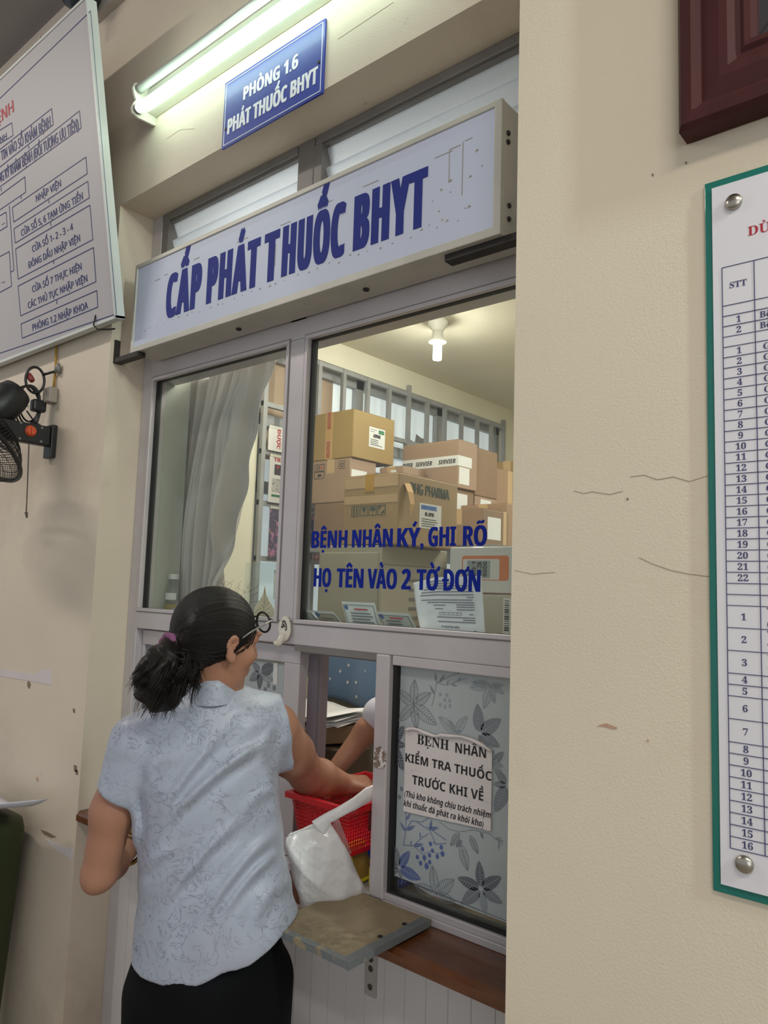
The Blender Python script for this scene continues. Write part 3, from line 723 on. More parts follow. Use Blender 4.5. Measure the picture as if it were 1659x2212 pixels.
def cage(h0, h1, name):
    mb = MB(); nsp = 96
    for k in range(nsp):
        a = 2*math.pi*k/nsp
        pts = []
        for t in np.linspace(0, 1, 7):
            r = .045+(RG-.045)*t; h = h0*(1-t**3.2)
            pts.append(gpt(r, h, a+h1*(1-t)))
        mb.tube(pts, .0011, 4, cap=False)
    for t in np.linspace(.2, 1, 9):
        r = .045+(RG-.045)*t; h = h0*(1-t**3.2)
        mb.tube([gpt(r, h, 2*math.pi*k/48) for k in range(48)], .0011, 4, closed=True)
    mb.build(name, M_wire, fn)
cage(.075, .55, 'front_guard'); cage(-.09, -.55, 'rear_guard')
MB().lathe(FC+fd*.068, fd, [(.045, 0), (.045, .008), (.03, .012)], 28).build('guard_badge', M_blk, fn)
for k in range(3):
    mb = MB(); P = []
    for r in np.linspace(.03, .18, 8):
        row = []
        for t in np.linspace(-.5, .5, 6):
            a = 2*math.pi*k/3+t*(1.5*(.5+r*2)); row.append(gpt(r, .02*t*2+.01, a))
        P.append(row)
    mb.grid(P).build('blade', mat('blade_plastic', (60, 64, 70), .3), fn, smooth=True)

# ------------------------------------------------------------------ cable, socket, coiled flex
cb = empty('power_cable', (-2.67, YW, 2.22), 'yellow cable ending in white socket with coiled black flex plugged in', 'cable')
MB().tube([(-2.695, 1.262, 2.46), (-2.69, 1.262, 2.40), (-2.683, 1.262, 2.33), (-2.688, 1.262, 2.26)], .0045, 8).build('yellow_cable', mat('yellow_sheath', (170, 130, 44), .5, var=.1), cb, smooth=True)
MB().box((-2.715, 1.236, 2.205), (-2.66, 1.268, 2.262)).build('socket', mat('socket_grey', (150, 142, 132), .5, var=.06), cb, bevel=.004)
MB().box((-2.735, 1.20, 2.17), (-2.70, 1.25, 2.215)).build('plug', M_blk, cb, bevel=.008)
b = MB()
for k in range(5):
    o = k*.006
    pts = []
    for i in range(28):
        a = 2*math.pi*i/28
        pts.append((-2.735+.006*math.sin(a*2+k)+o*.4, 1.20+.045*math.cos(a)*(.85+.08*k)-.004*k, 2.20+.075*math.sin(a)*(.9+.05*k)-.006*k))
    b.tube(pts, .0034, 6, closed=True)
pts = []
for i in range(26):
    a = 2*math.pi*i/26; pts.append((-2.715, 1.205+.034*math.cos(a), 2.285+.048*math.sin(a)))
b.tube(pts, .005, 8, closed=True)
b.tube([(-2.71, 1.23, 2.31), (-2.70, 1.252, 2.322), (-2.66, 1.262, 2.325)], .005, 8)
b.tube([(-2.73, 1.19, 2.17), (-2.72, 1.215, 2.135), (-2.67, 1.245, 2.10)], .003, 6)
b.build('black_flex', M_blk, cb, smooth=True)
MB().tube([(-2.662, 1.262, 2.318), (-2.656, 1.258, 2.335), (-2.651, 1.257, 2.35)], [.013, .012, .005], 10).build('cable_clip', M_alud, cb, smooth=True)
MB().tube([(-2.728, 1.187, 2.305), (-2.716, 1.187, 2.29), (-2.704, 1.19, 2.278)], [.008, .012, .010], 10).build('red_plug', mat('red_rubber', (140, 56, 58), .5), cb, smooth=True)
MB().tube([(-2.742, 1.155, 2.185), (-2.728, 1.165, 2.185), (-2.716, 1.19, 2.187)], .006, 8).build('cable_tie', M_white, cb)

# ------------------------------------------------------------------ at the left edge of the picture: bin and papers
bn_ = empty('waste_bin', (-2.72, 1.05, 0), 'dark green plastic bin at the left edge below the white papers', 'bin')
M_green = mat('green_plastic', (44, 56, 22), .5, var=.15, scale=3)
b = MB(); rings = []
prof = [(.0, .00, .115), (.30, .0, .13), (.66, 0, .150), (.735, 0, .150), (.765, 0, .143), (.783, 0, .11), (.79, 0, .06)]
V = []; F = []; N_ = 40
cx, cy = -2.675, 1.09
for z, _, r in prof:
    for k in range(N_):
        a = 2*math.pi*k/N_; V.append((cx+r*np.sign(math.cos(a))*abs(math.cos(a))**.6, cy+r*np.sign(math.sin(a))*abs(math.sin(a))**.6, z))
for i in range(len(prof)-1):
    for k in range(N_): F.append((i*N_+k, i*N_+(k+1) % N_, (i+1)*N_+(k+1) % N_, (i+1)*N_+k))
F.append(tuple(range(N_-1, -1, -1))); F.append(tuple((len(prof)-1)*N_+k for k in range(N_)))
b.add(V, F).build('body', M_green, bn_, smooth=True)
MB().box((cx-.03, cy-.156, .74), (cx+.03, cy-.148, .77)).build('latch', mat('lime_plastic', (150, 170, 40), .5), bn_, bevel=.004)
P = []
for i in range(10):
    t = i/9; x = -2.86+t*.46
    row = []
    for j in range(6):
        s = j/5; y = 1.00+s*.20
        row.append((x+.1*(s-.5)*.4, y, .797+.012*math.sin(t*5+s)+.095*t*t-.02*s*t))
    P.append(row)
mb = MB().grid(P)
po2 = mb.build('loose_paper', mat('paper_white', (226, 228, 240), .7, var=.02), None, smooth=True)
sm = po2.modifiers.new('thickness', 'SOLIDIFY'); sm.thickness = .003
tag(po2, 'curling white sheets of paper at the left edge lying on green bin', 'paper')
# ------------------------------------------------------------------ medicine room: grille window and calendars
M_grey = mat('grille_paint', (150, 150, 150), .5, metal=.1, var=.08, scale=12)
M_pane = mat('frosted_pane', (206, 212, 214), .5, emit=((225, 235, 240), .45), var=.05, scale=4)  # weak glow of the panes stands in for daylight outside
M_old = mat('old_sticker', (128, 126, 124), .8, var=.1)
W3 = sempty('window_3', (-2.8, 3.5, 1.15))
GX = -2.80
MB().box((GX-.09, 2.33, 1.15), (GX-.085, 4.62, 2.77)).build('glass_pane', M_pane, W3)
for y in (2.33, 3.08, 3.86, 4.58): MB().box((GX-.085, y, 1.15), (GX-.05, y+.06, 2.77)).build('sash_stile', M_grey, W3)
for z in (1.15, 2.02, 2.36, 2.70): MB().box((GX-.085, 2.33, z), (GX-.05, 4.62, z+.06)).build('sash_rail', M_grey, W3)
b = MB()
for (y, z, s) in [(3.42, 2.52, .05), (3.75, 2.47, .08), (3.62, 2.45, .06), (4.1, 2.5, .07), (4.2, 2.42, .09), (4.42, 2.52, .04), (3.95, 2.44, .09)]:
    P = []
    for k in range(11):
        a = 2*math.pi*k/11; r = s*(.7+.5*rnd.random()); P.append((GX-.0845, y+r*math.cos(a), z+r*1.1*math.sin(a)))
    b.prism(P, (.001, 0, 0))
b.build('torn_stickers', M_old, W3)
MB().box((GX-.0845, 2.34, 2.20), (GX-.083, 2.92, 2.70)).build('card_cover', mat('card_cover', (176, 152, 128), .8, var=.06), W3)
gg = empty('security_grille', (GX, 3.45, 1.15), 'grey welded bar grille in front of the inner window behind the cartons', 'grille')
ys = [2.35, 2.53, 2.714, 2.902, 3.101, 3.291, 3.478, 3.664, 3.853, 4.043, 4.234, 4.411, 4.578]
for i, y in enumerate(ys): MB().box((GX+.004, y-.012, 1.15), (GX+.026, y+.012, 2.755 if i not in (6, 12) else 2.80)).build('bar', M_grey, gg)
for z in (1.16, 1.693, 1.962, 2.213, 2.45, 2.745): MB().box((GX, 2.338, z-.012), (GX+.022, 4.59, z+.012)).build('cross_rail', M_grey, gg)

def calendar(y0, y1, z0, z1, label, paint, x=GX+.031):
    c = empty('wall_calendar', (x, (y0+y1)/2, z0), label, 'calendar', 'calendars hung on the inner window grille')
    MB().box((x, y0, z0), (x+.004, y1, z1)).build('sheet', M_paper, c)
    MB().box((x-.002, y0, z1-.012), (x+.006, y1, z1)).build('hanger_strip', M_white, c)
    for (a, b_, z_a, z_b, m, nm) in paint:
        MB().box((x+.004, y0+(y1-y0)*a, z0+(z1-z0)*z_a), (x+.0048, y0+(y1-y0)*b_, z0+(z1-z0)*z_b)).build(nm, m, c)
    return c
M_paper = mat('paper', (226, 224, 222), .6, var=.02)
M_flow = mat('flower_print', (84, 80, 104), .5, var=.3, scale=20, stain=[((196, 130, 168), 26, .52, .6, .9), ((176, 176, 90), 12, .62, .68, .7), ((226, 214, 226), 50, .62, .66, .9)])
M_pink = mat('pink_print', (176, 70, 96), .5, var=.3, scale=18, stain=[((230, 190, 200), 26, .55, .62, .9), ((60, 40, 50), 14, .62, .7, .8)])
M_photo = mat('photo_print', (70, 62, 70), .5, var=.4, scale=30, stain=[((170, 60, 60), 24, .56, .62, .9)])
M_skyp = mat('blue_print', (58, 100, 168), .5, var=.3, scale=20, stain=[((210, 214, 220), 28, .6, .66, .8)])
M_grid = mat('date_print', (190, 186, 184), .6, var=.1, scale=10, stain=[((90, 80, 80), 110, .56, .6, .9)])
M_redp = mat('red_print', (176, 48, 52), .5)
M_grn = mat('green_print', (60, 120, 80), .5)
c = calendar(2.37, 2.70, 2.222, 2.345, 'white calendar with red letters and blue photo, uppermost behind left pane', [(.40, .95, .15, .85, M_skyp, 'photo')])
b = MB(); put_text(b, 'ĐƯỢC', (GX+.0352, 2.425, 2.335), (GX+.0352, 2.425, 2.235), .022, (1, 0, 0), bold=.03); b.build('lettering', M_redp, c)
c = calendar(2.385, 2.70, 1.968, 2.205, 'white month calendar with small photos, second below the uppermost one', [(.1, .48, .58, .80, M_photo, 'photo'), (.58, .98, .58, .80, M_photo, 'photo'), (.06, .46, .22, .50, M_grid, 'date_grid'), (.54, .98, .22, .50, M_grid, 'date_grid'), (.06, .4, .12, .17, M_grn, 'green_band'), (.5, .98, .12, .17, M_redp, 'red_band')])
b = MB(); put_text(b, 'TRƯỜNG CA', (GX+.0352, 2.41, 2.172), (GX+.0352, 2.62, 2.172), .018, (1, 0, 0), bold=.03); b.build('lettering', M_redp, c)
c = calendar(2.40, 2.70, 1.70, 1.95, 'purple flower picture calendar below the white month calendar', [(.0, 1, .0, .98, M_flow, 'flower_photo')])
c = calendar(2.45, 2.68, 1.50, 1.64, 'small calendar with a pink figure picture, lowest of the grille', [(.3, .95, .2, .9, M_pink, 'photo')])
c = calendar(2.705, 3.0, 1.70, 2.20, 'pink and red picture calendar half hidden beside the carton stack', [(.0, .9, .0, .42, M_pink, 'flower_photo'), (.0, .9, .6, .95, M_photo, 'photo'), (0, .9, .42, .58, M_redp, 'red_band')])

# ------------------------------------------------------------------ bulb
bl = empty('ceiling_bulb', (-2.25, 3.03, 2.9), 'glowing compact bulb hanging from the ceiling of the medicine room', 'light')
bx, by = -2.15, 2.90
bl.location = (bx, by, 2.9)
MB().lathe((bx, by, 2.9), (0, 0, -1), [(.05, 0), (.05, .022), (.03, .05), (.026, .06)], 28).build('rose', M_white, bl, smooth=True)
MB().lathe((bx, by, 2.84), (0, 0, -1), [(.026, 0), (.028, .03), (.046, .045), (.046, .052), (.02, .054)], 28).build('lamp_cap', M_white, bl, smooth=True)
M_cfl = mat('lit_bulb', (255, 255, 250), .3, emit=((255, 252, 240), 150.0))
b = MB()
for k in range(3):
    a = 2*math.pi*k/3+.4
    for s in (-.25, .25): b.tube([(bx+.014*math.cos(a+s*2), by+.014*math.sin(a+s*2), 2.79), (bx+.014*math.cos(a+s*2), by+.014*math.sin(a+s*2), 2.70)], .0075, 10)
b.build('tube_cluster', M_cfl, bl, smooth=True)

# ------------------------------------------------------------------ curtain and the steel leaf behind it
M_curt = mat('curtain_satin', (184, 177, 171), .36, var=.04, scale=3, sheen=.3, bump=.12, bscale=90)
P = []
rows_ = [(0, -2.415, -1.845), (.10, -2.415, -1.875), (.25, -2.412, -1.935), (.5, -2.41, -1.985), (.75, -2.405, -2.045), (1.0, -2.395, -2.10), (1.12, -2.39, -2.13)]
for i in range(60):
    t = i/59*1.12; z = 2.326-t*.82
    xl = np.interp(t, [r[0] for r in rows_], [r[1] for r in rows_]); xr = np.interp(t, [r[0] for r in rows_], [r[2] for r in rows_])
    row = []
    for j in range(260):
        s = j/259
        amp = .024+.010*t
        # gathers fan from the top towards the lower left
        ph = s*40+2.2*math.sin(3*s)+t*3*math.sin(s*9)
        y = 1.60+amp*math.sin(ph)*(.5+.5*math.sin(s*11+1.3)**2)+.02*math.sin(t*4+s*5)
        y += .007*math.sin(s*150+3*math.sin(s*17))*math.exp(-t*2.2)*min(1, t*12+.4)
        y += .018*(abs(math.sin(ph*.5))-.6)
        y -= .035*math.exp(-((s-.84+.35*t*(1-t)-.22*max(0, t-.3))/.05)**2)*(1 if t > .05 else t/.05)
        if s > .93: y += (s-.93)*.5*math.sin(t*26)*.25
        row.append((xl+(xr-xl)*s, y, z+.012*s*(1-t)-.004*math.cos(ph)))
    P.append(row)
cu = MB().grid(P).build('curtain', M_curt, None, smooth=True, origin=(-2.15, 1.6, 2.33))
sd = cu.modifiers.new('thickness', 'SOLIDIFY'); sd.thickness = .0015
tag(cu, 'pale grey satin curtain gathered aside behind the left window pane', 'curtain')
rod = MB().tube([(-2.46, 1.61, 2.335), (-1.86, 1.61, 2.335)], .006, 10).build('curtain_rod', M_grey, None, smooth=True)
tag(rod, 'thin rod carrying the pale grey curtain at its top edge', 'rod')
lf = empty('steel_shutter', (-2.48, 1.87, .9), 'dull grey steel window leaf folded open behind the curtain', 'shutter')
M_leaf = mat('shutter_paint', (112, 110, 104), .5, var=.07)
MB().box((-2.50, 1.71, .95), (-2.465, 1.745, 2.6)).box((-2.50, 1.86, .95), (-2.465, 1.895, 2.6)).box((-2.50, 1.745, .95), (-2.465, 1.86, 1.0)).box((-2.50, 1.745, 2.55), (-2.465, 1.86, 2.6)).box((-2.50, 1.745, 1.75), (-2.465, 1.86, 1.78)).build('leaf_frame', M_grey, lf)
for z in (1.2, 2.3): MB().box((-2.495, 1.558, z), (-2.475, 1.72, z+.03)).build('hinge_arm', M_alud, lf)
MB().box((-2.49, 1.745, 1.0), (-2.485, 1.86, 2.55)).build('leaf_sheet', M_leaf, lf)

# ------------------------------------------------------------------ rack with cartons
M_card = [mat('cardboard_tan', (150, 121, 94), .7, var=.05, scale=4, bump=.08, bscale=120), mat('cardboard_pink', (154, 128, 106), .7, var=.05, scale=4, bump=.08, bscale=120),
          mat('cardboard_yellow', (150, 124, 74), .6, var=.06, scale=3, bump=.08, bscale=120), mat('cardboard_brown', (132, 106, 82), .7, var=.06, scale=4, bump=.08, bscale=120), mat('cardboard_gold', (160, 132, 92), .6, var=.05, scale=3, bump=.08, bscale=120)]
M_ptape = mat('clear_tape', (186, 156, 116), .2, coat=.6, var=.04)
M_label = mat('label_paper', (216, 216, 212), .5, var=.02)
M_prn = mat('print_black', (50, 48, 50), .6)
M_prg = mat('print_green', (52, 76, 70), .6)
M_redtape = mat('print_red', (170, 84, 60), .5)
rk = empty('storage_rack', (-2.3, 3.3, 0), 'grey steel rack carrying the carton stack in the medicine room', 'rack')
for y in (2.57, 4.3):
    for x in (-2.76, -1.62): MB().box((x, y, 0), (x+.035, y+.035, 1.755)).build('post', M_grey, rk)
for z in (.2, .98, 1.735): MB().box((-2.77, 2.56, z), (-1.58, 4.34, z+.022)).build('rack_shelf', M_grey, rk)
ZS = 1.757
def carton(x0, x1, y0, y1, z0, z1, m, label, tape=True, extras=None):
    c = empty('carton', ((x0+x1)/2, (y0+y1)/2, z0), label, 'carton', 'cartons stacked in the medicine room')
    MB().box((x0, y0, z0), (x1, y1, z1-.002)).build('body', M_card[m], c, bevel=.004)
    xm = (x0+x1)/2
    MB().box((x0+.002, y0+.002, z1-.002), (xm-.0015, y1-.002, z1)).build('flap', M_card[m], c); MB().box((xm+.0015, y0+.002, z1-.002), (x1-.002, y1-.002, z1)).build('flap', M_card[m], c)
    if tape:
        MB().box((xm-.025, y0-.0008, z1), (xm+.025, y1+.0008, z1+.0008)).box((xm-.025, y0-.0008, z1-.07), (xm+.025, y0, z1+.0008)).build('tape', M_ptape, c)
    return c
def on_side(c, x1, y0, y1, z0, z1, m, nm='label'):      # a label on the face towards the pillar
    return MB().box((x1, y0, z0), (x1+.001, y1, z1)).build(nm, m, c)
def on_front(c, y0, x0, x1, z0, z1, m, nm='label'): return MB().box((x0, y0-.001, z0), (x1, y0, z1)).build(nm, m, c)
def lines_side(mb, x, y0, y1, z0, z1, n, w=.003):
    for i in range(n):
        z = z1-(z1-z0)*(i+.5)/n; mb.strip((x, y0, z), (x, y0+(y1-y0)*rnd.uniform(.55, 1), z), w, (1, 0, 0))
def lines_front(mb, y, x0, x1, z0, z1, n, w=.003):
    for i in range(n):
        z = z1-(z1-z0)*(i+.5)/n; mb.strip((x0, y, z), (x0+(x1-x0)*rnd.uniform(.55, 1), y, z), w, (0, -1, 0))

c = carton(-2.66, -2.43, 2.60, 2.95, ZS, 1.975, 3, 'brown carton at the bottom left of the stack, under the recycling-marked one', False)
c = carton(-2.69, -2.430, 2.60, 2.79, 1.977, 2.190, 1, 'pinkish carton with recycling and arrow marks under the mustard-coloured box')
b = MB(); b.strip((-2.655, 2.5995, 2.165), (-2.655, 2.5995, 2.145), .005, (0, -1, 0)); b.strip((-2.64, 2.5995, 2.165), (-2.64, 2.5995, 2.145), .005, (0, -1, 0))
for r in ((2.672, 2.60, 2.139, 2.171), (2.672, 2.60, 2.100, 2.134)):
    for a, d in (((-2.672, r[2]), (-2.604, r[2])), ((-2.604, r[2]), (-2.604, r[3])), ((-2.604, r[3]), (-2.672, r[3])), ((-2.672, r[3]), (-2.672, r[2]))): b.strip((a[0], 2.5995, a[1]), (d[0], 2.5995, d[1]), .0022, (0, -1, 0))
b.prism([(-2.65, 2.5995, 2.108), (-2.62, 2.5995, 2.112), (-2.625, 2.5995, 2.122), (-2.645, 2.5995, 2.124)], (0, -.0006, 0))
for k in range(3):
    a = 2*math.pi*k/3; cx_, cz_ = -2.485, 2.158
    b.strip((cx_+.011*math.cos(a), 2.5995, cz_+.011*math.sin(a)), (cx_+.011*math.cos(a+1.5), 2.5995, cz_+.011*math.sin(a+1.5)), .005, (0, -1, 0))
for a, d in (((-2.503, 2.14), (-2.467, 2.14)), ((-2.467, 2.14), (-2.467, 2.177)), ((-2.467, 2.177), (-2.503, 2.177)), ((-2.503, 2.177), (-2.503, 2.14))): b.strip((a[0], 2.5995, a[1]), (d[0], 2.5995, d[1]), .0018, (0, -1, 0))
b.build('printed_mark', M_prn, c)
b = MB(); b.prism([(-2.622+.008*math.cos(a), 2.5992, 2.155+.008*math.sin(a)) for a in np.linspace(0, 6.0, 12)], (0, -.0005, 0)); b.build('red_mark', M_redtape, c)
on_side(c, -2.430, 2.61, 2.72, 2.09, 2.135, M_label)
c = carton(-2.425, -2.27, 2.81, 2.99, ZS, 2.168, 1, 'tall narrow carton between the mustard box and the printed-tape carton')
on_front(c, 2.81, -2.35, -2.315, 2.09, 2.15, M_label)
# mustard box on top
c = carton(-2.696, -2.418, 2.60, 2.91, 2.192, 2.428, 2, 'mustard yellow carton with red printed tape, uppermost on the left', False)
t = on_front(c, 2.60, -2.605, -2.555, 2.192, 2.428, mat('printed_tape', (180, 144, 90), .25, coat=.4), 'tape')
b = MB()
for z in (2.345, 2.20): put_text(b, 'MEKOPHAR', (-2.570, 2.5988, z), (-2.570, 2.5988, z+.085), .024, (0, -1, 0), bold=.02, fit=True)
b.build('lettering', M_redtape, t)
MB().box((-2.605, 2.60, 2.428), (-2.555, 2.91, 2.4288)).build('tape', MATS['printed_tape'], c)
lb = on_side(c, -2.418, 2.715, 2.835, 2.262, 2.362, M_label)
b = MB(); put_text(b, 'AZIPHAR', (-2.4168, 2.745, 2.312), (-2.4168, 2.80, 2.312), .017, (1, 0, 0), bold=.04); lines_side(b, -2.4168, 2.725, 2.82, 2.27, 2.305, 4, .0025); lines_side(b, -2.4168, 2.722, 2.775, 2.335, 2.356, 2, .002)
b.build('lettering', M_prn, lb); MB().box((-2.4172, 2.785, 2.335), (-2.4164, 2.828, 2.355)).build('green_block', M_grn, lb)
# carton wound with white printed tape
c = carton(-2.447, -2.094, 3.02, 3.19, 2.075, 2.318, 1, 'carton wound with white printed tape, right of the mustard one', False)
tp = on_front(c, 3.02, -2.447, -2.094, 2.185, 2.237, M_label, 'tape'); MB().box((-2.094, 3.019, 2.185), (-2.093, 3.14, 2.237)).build('tape', M_label, c)
b = MB()
for x in (-2.46, -2.36, -2.215): 
    if x > -2.45: put_text(b, 'SERVIER', (x, 3.0188, 2.198), (x+.105, 3.0188, 2.198), .022, (0, -1, 0), bold=.02, shear=.2)
put_text(b, 'RVIER', (-2.446, 3.0188, 2.198), (-2.38, 3.0188, 2.198), .022, (0, -1, 0), bold=.02, shear=.2)
b.build('lettering', M_prn, tp)
on_side(c, -2.094, 3.03, 3.12, 2.095, 2.18, M_label)
c = carton(-2.46, -2.11, 3.02, 3.19, ZS, 2.073, 3, 'carton directly underneath the one with white printed tape')
on_side(c, -2.11, 3.03, 3.13, 1.95, 2.05, M_label); on_side(c, -2.11, 3.05, 3.12, 1.80, 1.90, M_label)
# cartons farther along
c = carton(-2.40, -2.115, 3.205, 3.42, 2.06, 2.31, 3, 'plain brown carton behind the white-taped one, shiny tape on top')
c = carton(-2.40, -2.115, 3.205, 3.42, ZS, 2.058, 1, 'carton with square white label underneath the plain brown one'); on_side(c, -2.115, 3.26, 3.36, 1.96, 2.045, M_label)
c = carton(-2.42, -2.13, 3.44, 3.72, ZS+.24, 2.235, 0, 'tan carton with shiny tape seam near the right grille end'); MB().box((-2.1295, 3.55, 1.997), (-2.1285, 3.60, 2.235)).build('tape', M_ptape, c)
c = carton(-2.44, -2.12, 3.44, 3.72, ZS, 1.995, 3, 'brown carton below the tan one with the tape seam')
c = carton(-2.46, -2.05, 3.75, 4.1, 2.06, 2.33, 2, 'yellowish carton farthest right in the stack, half behind the pillar')
c = carton(-2.46, -2.0, 3.75, 4.1, ZS, 2.058, 3, 'brown carton under the farthest yellowish one by the pillar')
c = carton(-2.06, -1.79, 2.78, 3.0, ZS, 1.935, 3, 'low brown carton just right of the big lettered box'); on_side(c, -1.79, 2.82, 2.93, 1.80, 1.90, M_label); MB().box((-1.7895, 2.95, 1.76), (-1.7885, 2.98, 1.935)).build('tape', M_ptape, c)
c = carton(-2.08, -1.82, 3.03, 3.35, ZS, 1.985, 0, 'tan carton standing lower behind the short brown one'); on_side(c, -1.82, 3.1, 3.2, 1.80, 1.88, M_label)
c = carton(-2.05, -1.80, 3.40, 3.74, ZS, 1.95, 1, 'pinkish carton low at the far right above the white device box'); on_side(c, -1.80, 3.5, 3.62, 1.79, 1.86, MATS['cardboard_yellow'])
# the big lettered box on the cabinet
lk = empty('metal_cabinet', (-1.95, 2.30, 0), 'tall beige-grey metal cabinet with vent slits under the big lettered carton', 'cabinet')
M_lock = mat('cabinet_paint', (160, 154, 136), .45, var=.03, scale=3)
MB().box((-2.113, 2.10, .04), (-1.787, 2.515, 1.728)).build('body', M_lock, lk, bevel=.004)
MB().box((-2.10, 2.094, .08), (-1.80, 2.10, 1.70)).build('back_sheet', M_lock, lk, bevel=.002)
for i in range(6): 
    MB().box((-1.787, 2.27, 1.42+.036*i), (-1.783, 2.37, 1.428+.036*i)).build('vent_slit', M_leaf, lk)
MB().box((-1.7872, 2.11, 1.655), (-1.7862, 2.505, 1.659)).build('seam', M_leaf, lk)
for x in (-2.1, -1.82):
    for y in (2.11, 2.48): MB().box((x, y, 0), (x+.03, y+.03, .04)).build('foot', M_leaf, lk)
c = carton(-1.99, -1.715, 2.10, 2.475, 1.730, 1.995, 4, 'big golden brown lettered carton on top of the grey cabinet', False)
MB().box((-1.88, 2.0982, 1.93), (-1.835, 2.10, 1.9966)).box((-1.88, 2.0985, 1.995), (-1.835, 2.475, 1.9964)).build('tape', mat('amber_tape', (176, 134, 44), .3, coat=.4), c)
MB().box((-1.985, 2.099, 1.945), (-1.72, 2.1, 1.985)).box((-1.985, 2.099, 1.885), (-1.72, 2.1, 1.915)).build('tape', M_ptape, c)
b = MB(); put_text(b, 'DHG PHARMA', (-1.7139, 2.165, 1.925), (-1.7139, 2.415, 1.925), .040, (1, 0, 0), 'thin', bold=.02); b.build('lettering', M_prg, c)
lb = on_side(c, -1.715, 2.225, 2.365, 1.800, 1.895, M_label)
MB().box((-1.714, 2.235, 1.872), (-1.7134, 2.335, 1.888)).build('blue_block', M_skyp, lb)
b = MB(); lines_side(b, -1.7138, 2.24, 2.34, 1.805, 1.84, 4, .0025); put_text(b, 'DL APTU', (-1.7138, 2.26, 1.848), (-1.7138, 2.315, 1.848), .014, (1, 0, 0), bold=.03); b.build('lettering', M_prn, lb)
b = MB()
for k in range(4):
    x0 = -1.945+.044*k; z0, z1 = 1.840, 1.876
    for a, d in (((x0, z0), (x0+.036, z0)), ((x0+.036, z0), (x0+.036, z1)), ((x0+.036, z1), (x0, z1)), ((x0, z1), (x0, z0))): b.strip((a[0], 2.0995, a[1]), (d[0], 2.0995, d[1]), .0025, (0, -1, 0))
    cx_, cz_ = x0+.018, (z0+z1)/2
    if k == 0:
        for dx in (-.007, .007): b.strip((cx_+dx, 2.0995, z0+.005), (cx_+dx, 2.0995, z1-.005), .006, (0, -1, 0))
    elif k == 1: b.prism([(cx_-.011, 2.0995, z1-.006), (cx_-.007, 2.0995, cz_), (cx_-.001, 2.0995, cz_-.004), (cx_-.001, 2.0995, z0+.006), (cx_+.001, 2.0995, z0+.006), (cx_+.001, 2.0995, cz_-.004), (cx_+.007, 2.0995, cz_), (cx_+.011, 2.0995, z1-.006)], (0, -.0006, 0))
    elif k == 2: b.prism([(cx_+.014*math.cos(t), 2.0995, cz_+.014*math.sin(t)) for t in np.linspace(0, math.pi, 10)], (0, -.0006, 0)); b.strip((cx_, 2.0995, cz_), (cx_, 2.0995, z0+.004), .002, (0, -1, 0))
    else: b.prism([(x0+.004, 2.0995, z1-.004), (x0+.016, 2.0995, z1-.004), (x0+.004, 2.0995, z1-.016)], (0, -.0006, 0)); b.prism([(x0+.03, 2.0995, z0+.005), (x0+.032, 2.0995, z0+.02), (x0+.012, 2.0995, z0+.006)], (0, -.0006, 0))
b.build('handling_marks', M_prg, c)
P = [[(-1.712, 2.125, 1.955), (-1.712, 2.16, 1.958)], [(-1.70, 2.13, 1.925), (-1.70, 2.165, 1.925)], [(-1.694, 2.14, 1.88), (-1.694, 2.165, 1.88)], [(-1.70, 2.145, 1.84), (-1.70, 2.152, 1.84)]]
ob = MB().grid(P).build('torn_flap', mat('torn_card', (200, 160, 108), .7), c); ob.modifiers.new('thickness', 'SOLIDIFY').thickness = .002

# ------------------------------------------------------------------ just behind the glass
M_wbox = mat('white_box', (204, 202, 196), .35, var=.02, coat=.2)
cc = empty('pale_carton', (-.9, 1.75, .80), 'pale upright carton with barcode sticker beneath the white device box', 'carton')
MB().box((-1.10, 1.64, .825), (-.72, 1.76, 1.562)).build('body', mat('pale_card', (176, 170, 154), .5, var=.03), cc, bevel=.004)
lb = MB().box((-.99, 1.639, 1.465), (-.967, 1.64, 1.555)).build('label', M_label, cc)
b = MB()
for i in range(14):
    z = 1.475+i*.0056; b.strip((-.986, 1.6388, z), (-.973, 1.6388, z), rnd.choice([.0018, .003, .004]), (0, -1, 0))
b.build('barcode', M_prn, lb)
wb = empty('device_box', (-.95, 1.75, 1.563), 'white printed device box with an orange gadget picture behind right pane', 'box')
MB().box((-1.168, 1.655, 1.563), (-.70, 1.76, 1.685)).build('body', M_wbox, wb, bevel=.003)
MB().box((-1.168, 1.6545, 1.563), (-.70, 1.656, 1.567)).build('edge_line', mat('brown_line', (120, 90, 80), .6), wb)  # thin brown strip along the bottom front edge
M_or = mat('orange_print', (206, 118, 66), .4, var=.03)
def rr(x0, x1, z0, z1, r, y, m, nm, par):
    P = []
    for cx_, cz_, a0 in ((x1-r, z1-r, 0), (x0+r, z1-r, 90), (x0+r, z0+r, 180), (x1-r, z0+r, 270)):
        for k in range(5):
            a = math.radians(a0+22.5*k); P.append((cx_+r*math.cos(a), y, cz_+r*math.sin(a)))
    return MB().prism(P, (0, -.0007, 0)).build(nm, m, par)
g_ = rr(-1.128, -.985, 1.598, 1.662, .008, 1.655, M_or, 'gadget_print', wb)
rr(-1.124, -1.012, 1.600, 1.653, .004, 1.6543, M_wbox, 'gadget_face', g_); rr(-1.110, -1.04, 1.604, 1.649, .001, 1.6536, mat('lcd', (140, 148, 146), .4), 'screen_print', g_)
b = MB()
for (s, x) in (('20:1', -1.083), ('63', -1.066), ('6000', -1.049)): put_text(b, s, (x, 1.6528, 1.608), (x, 1.6528, 1.646), .012, (0, -1, 0))
b.build('digits', M_prn, g_)

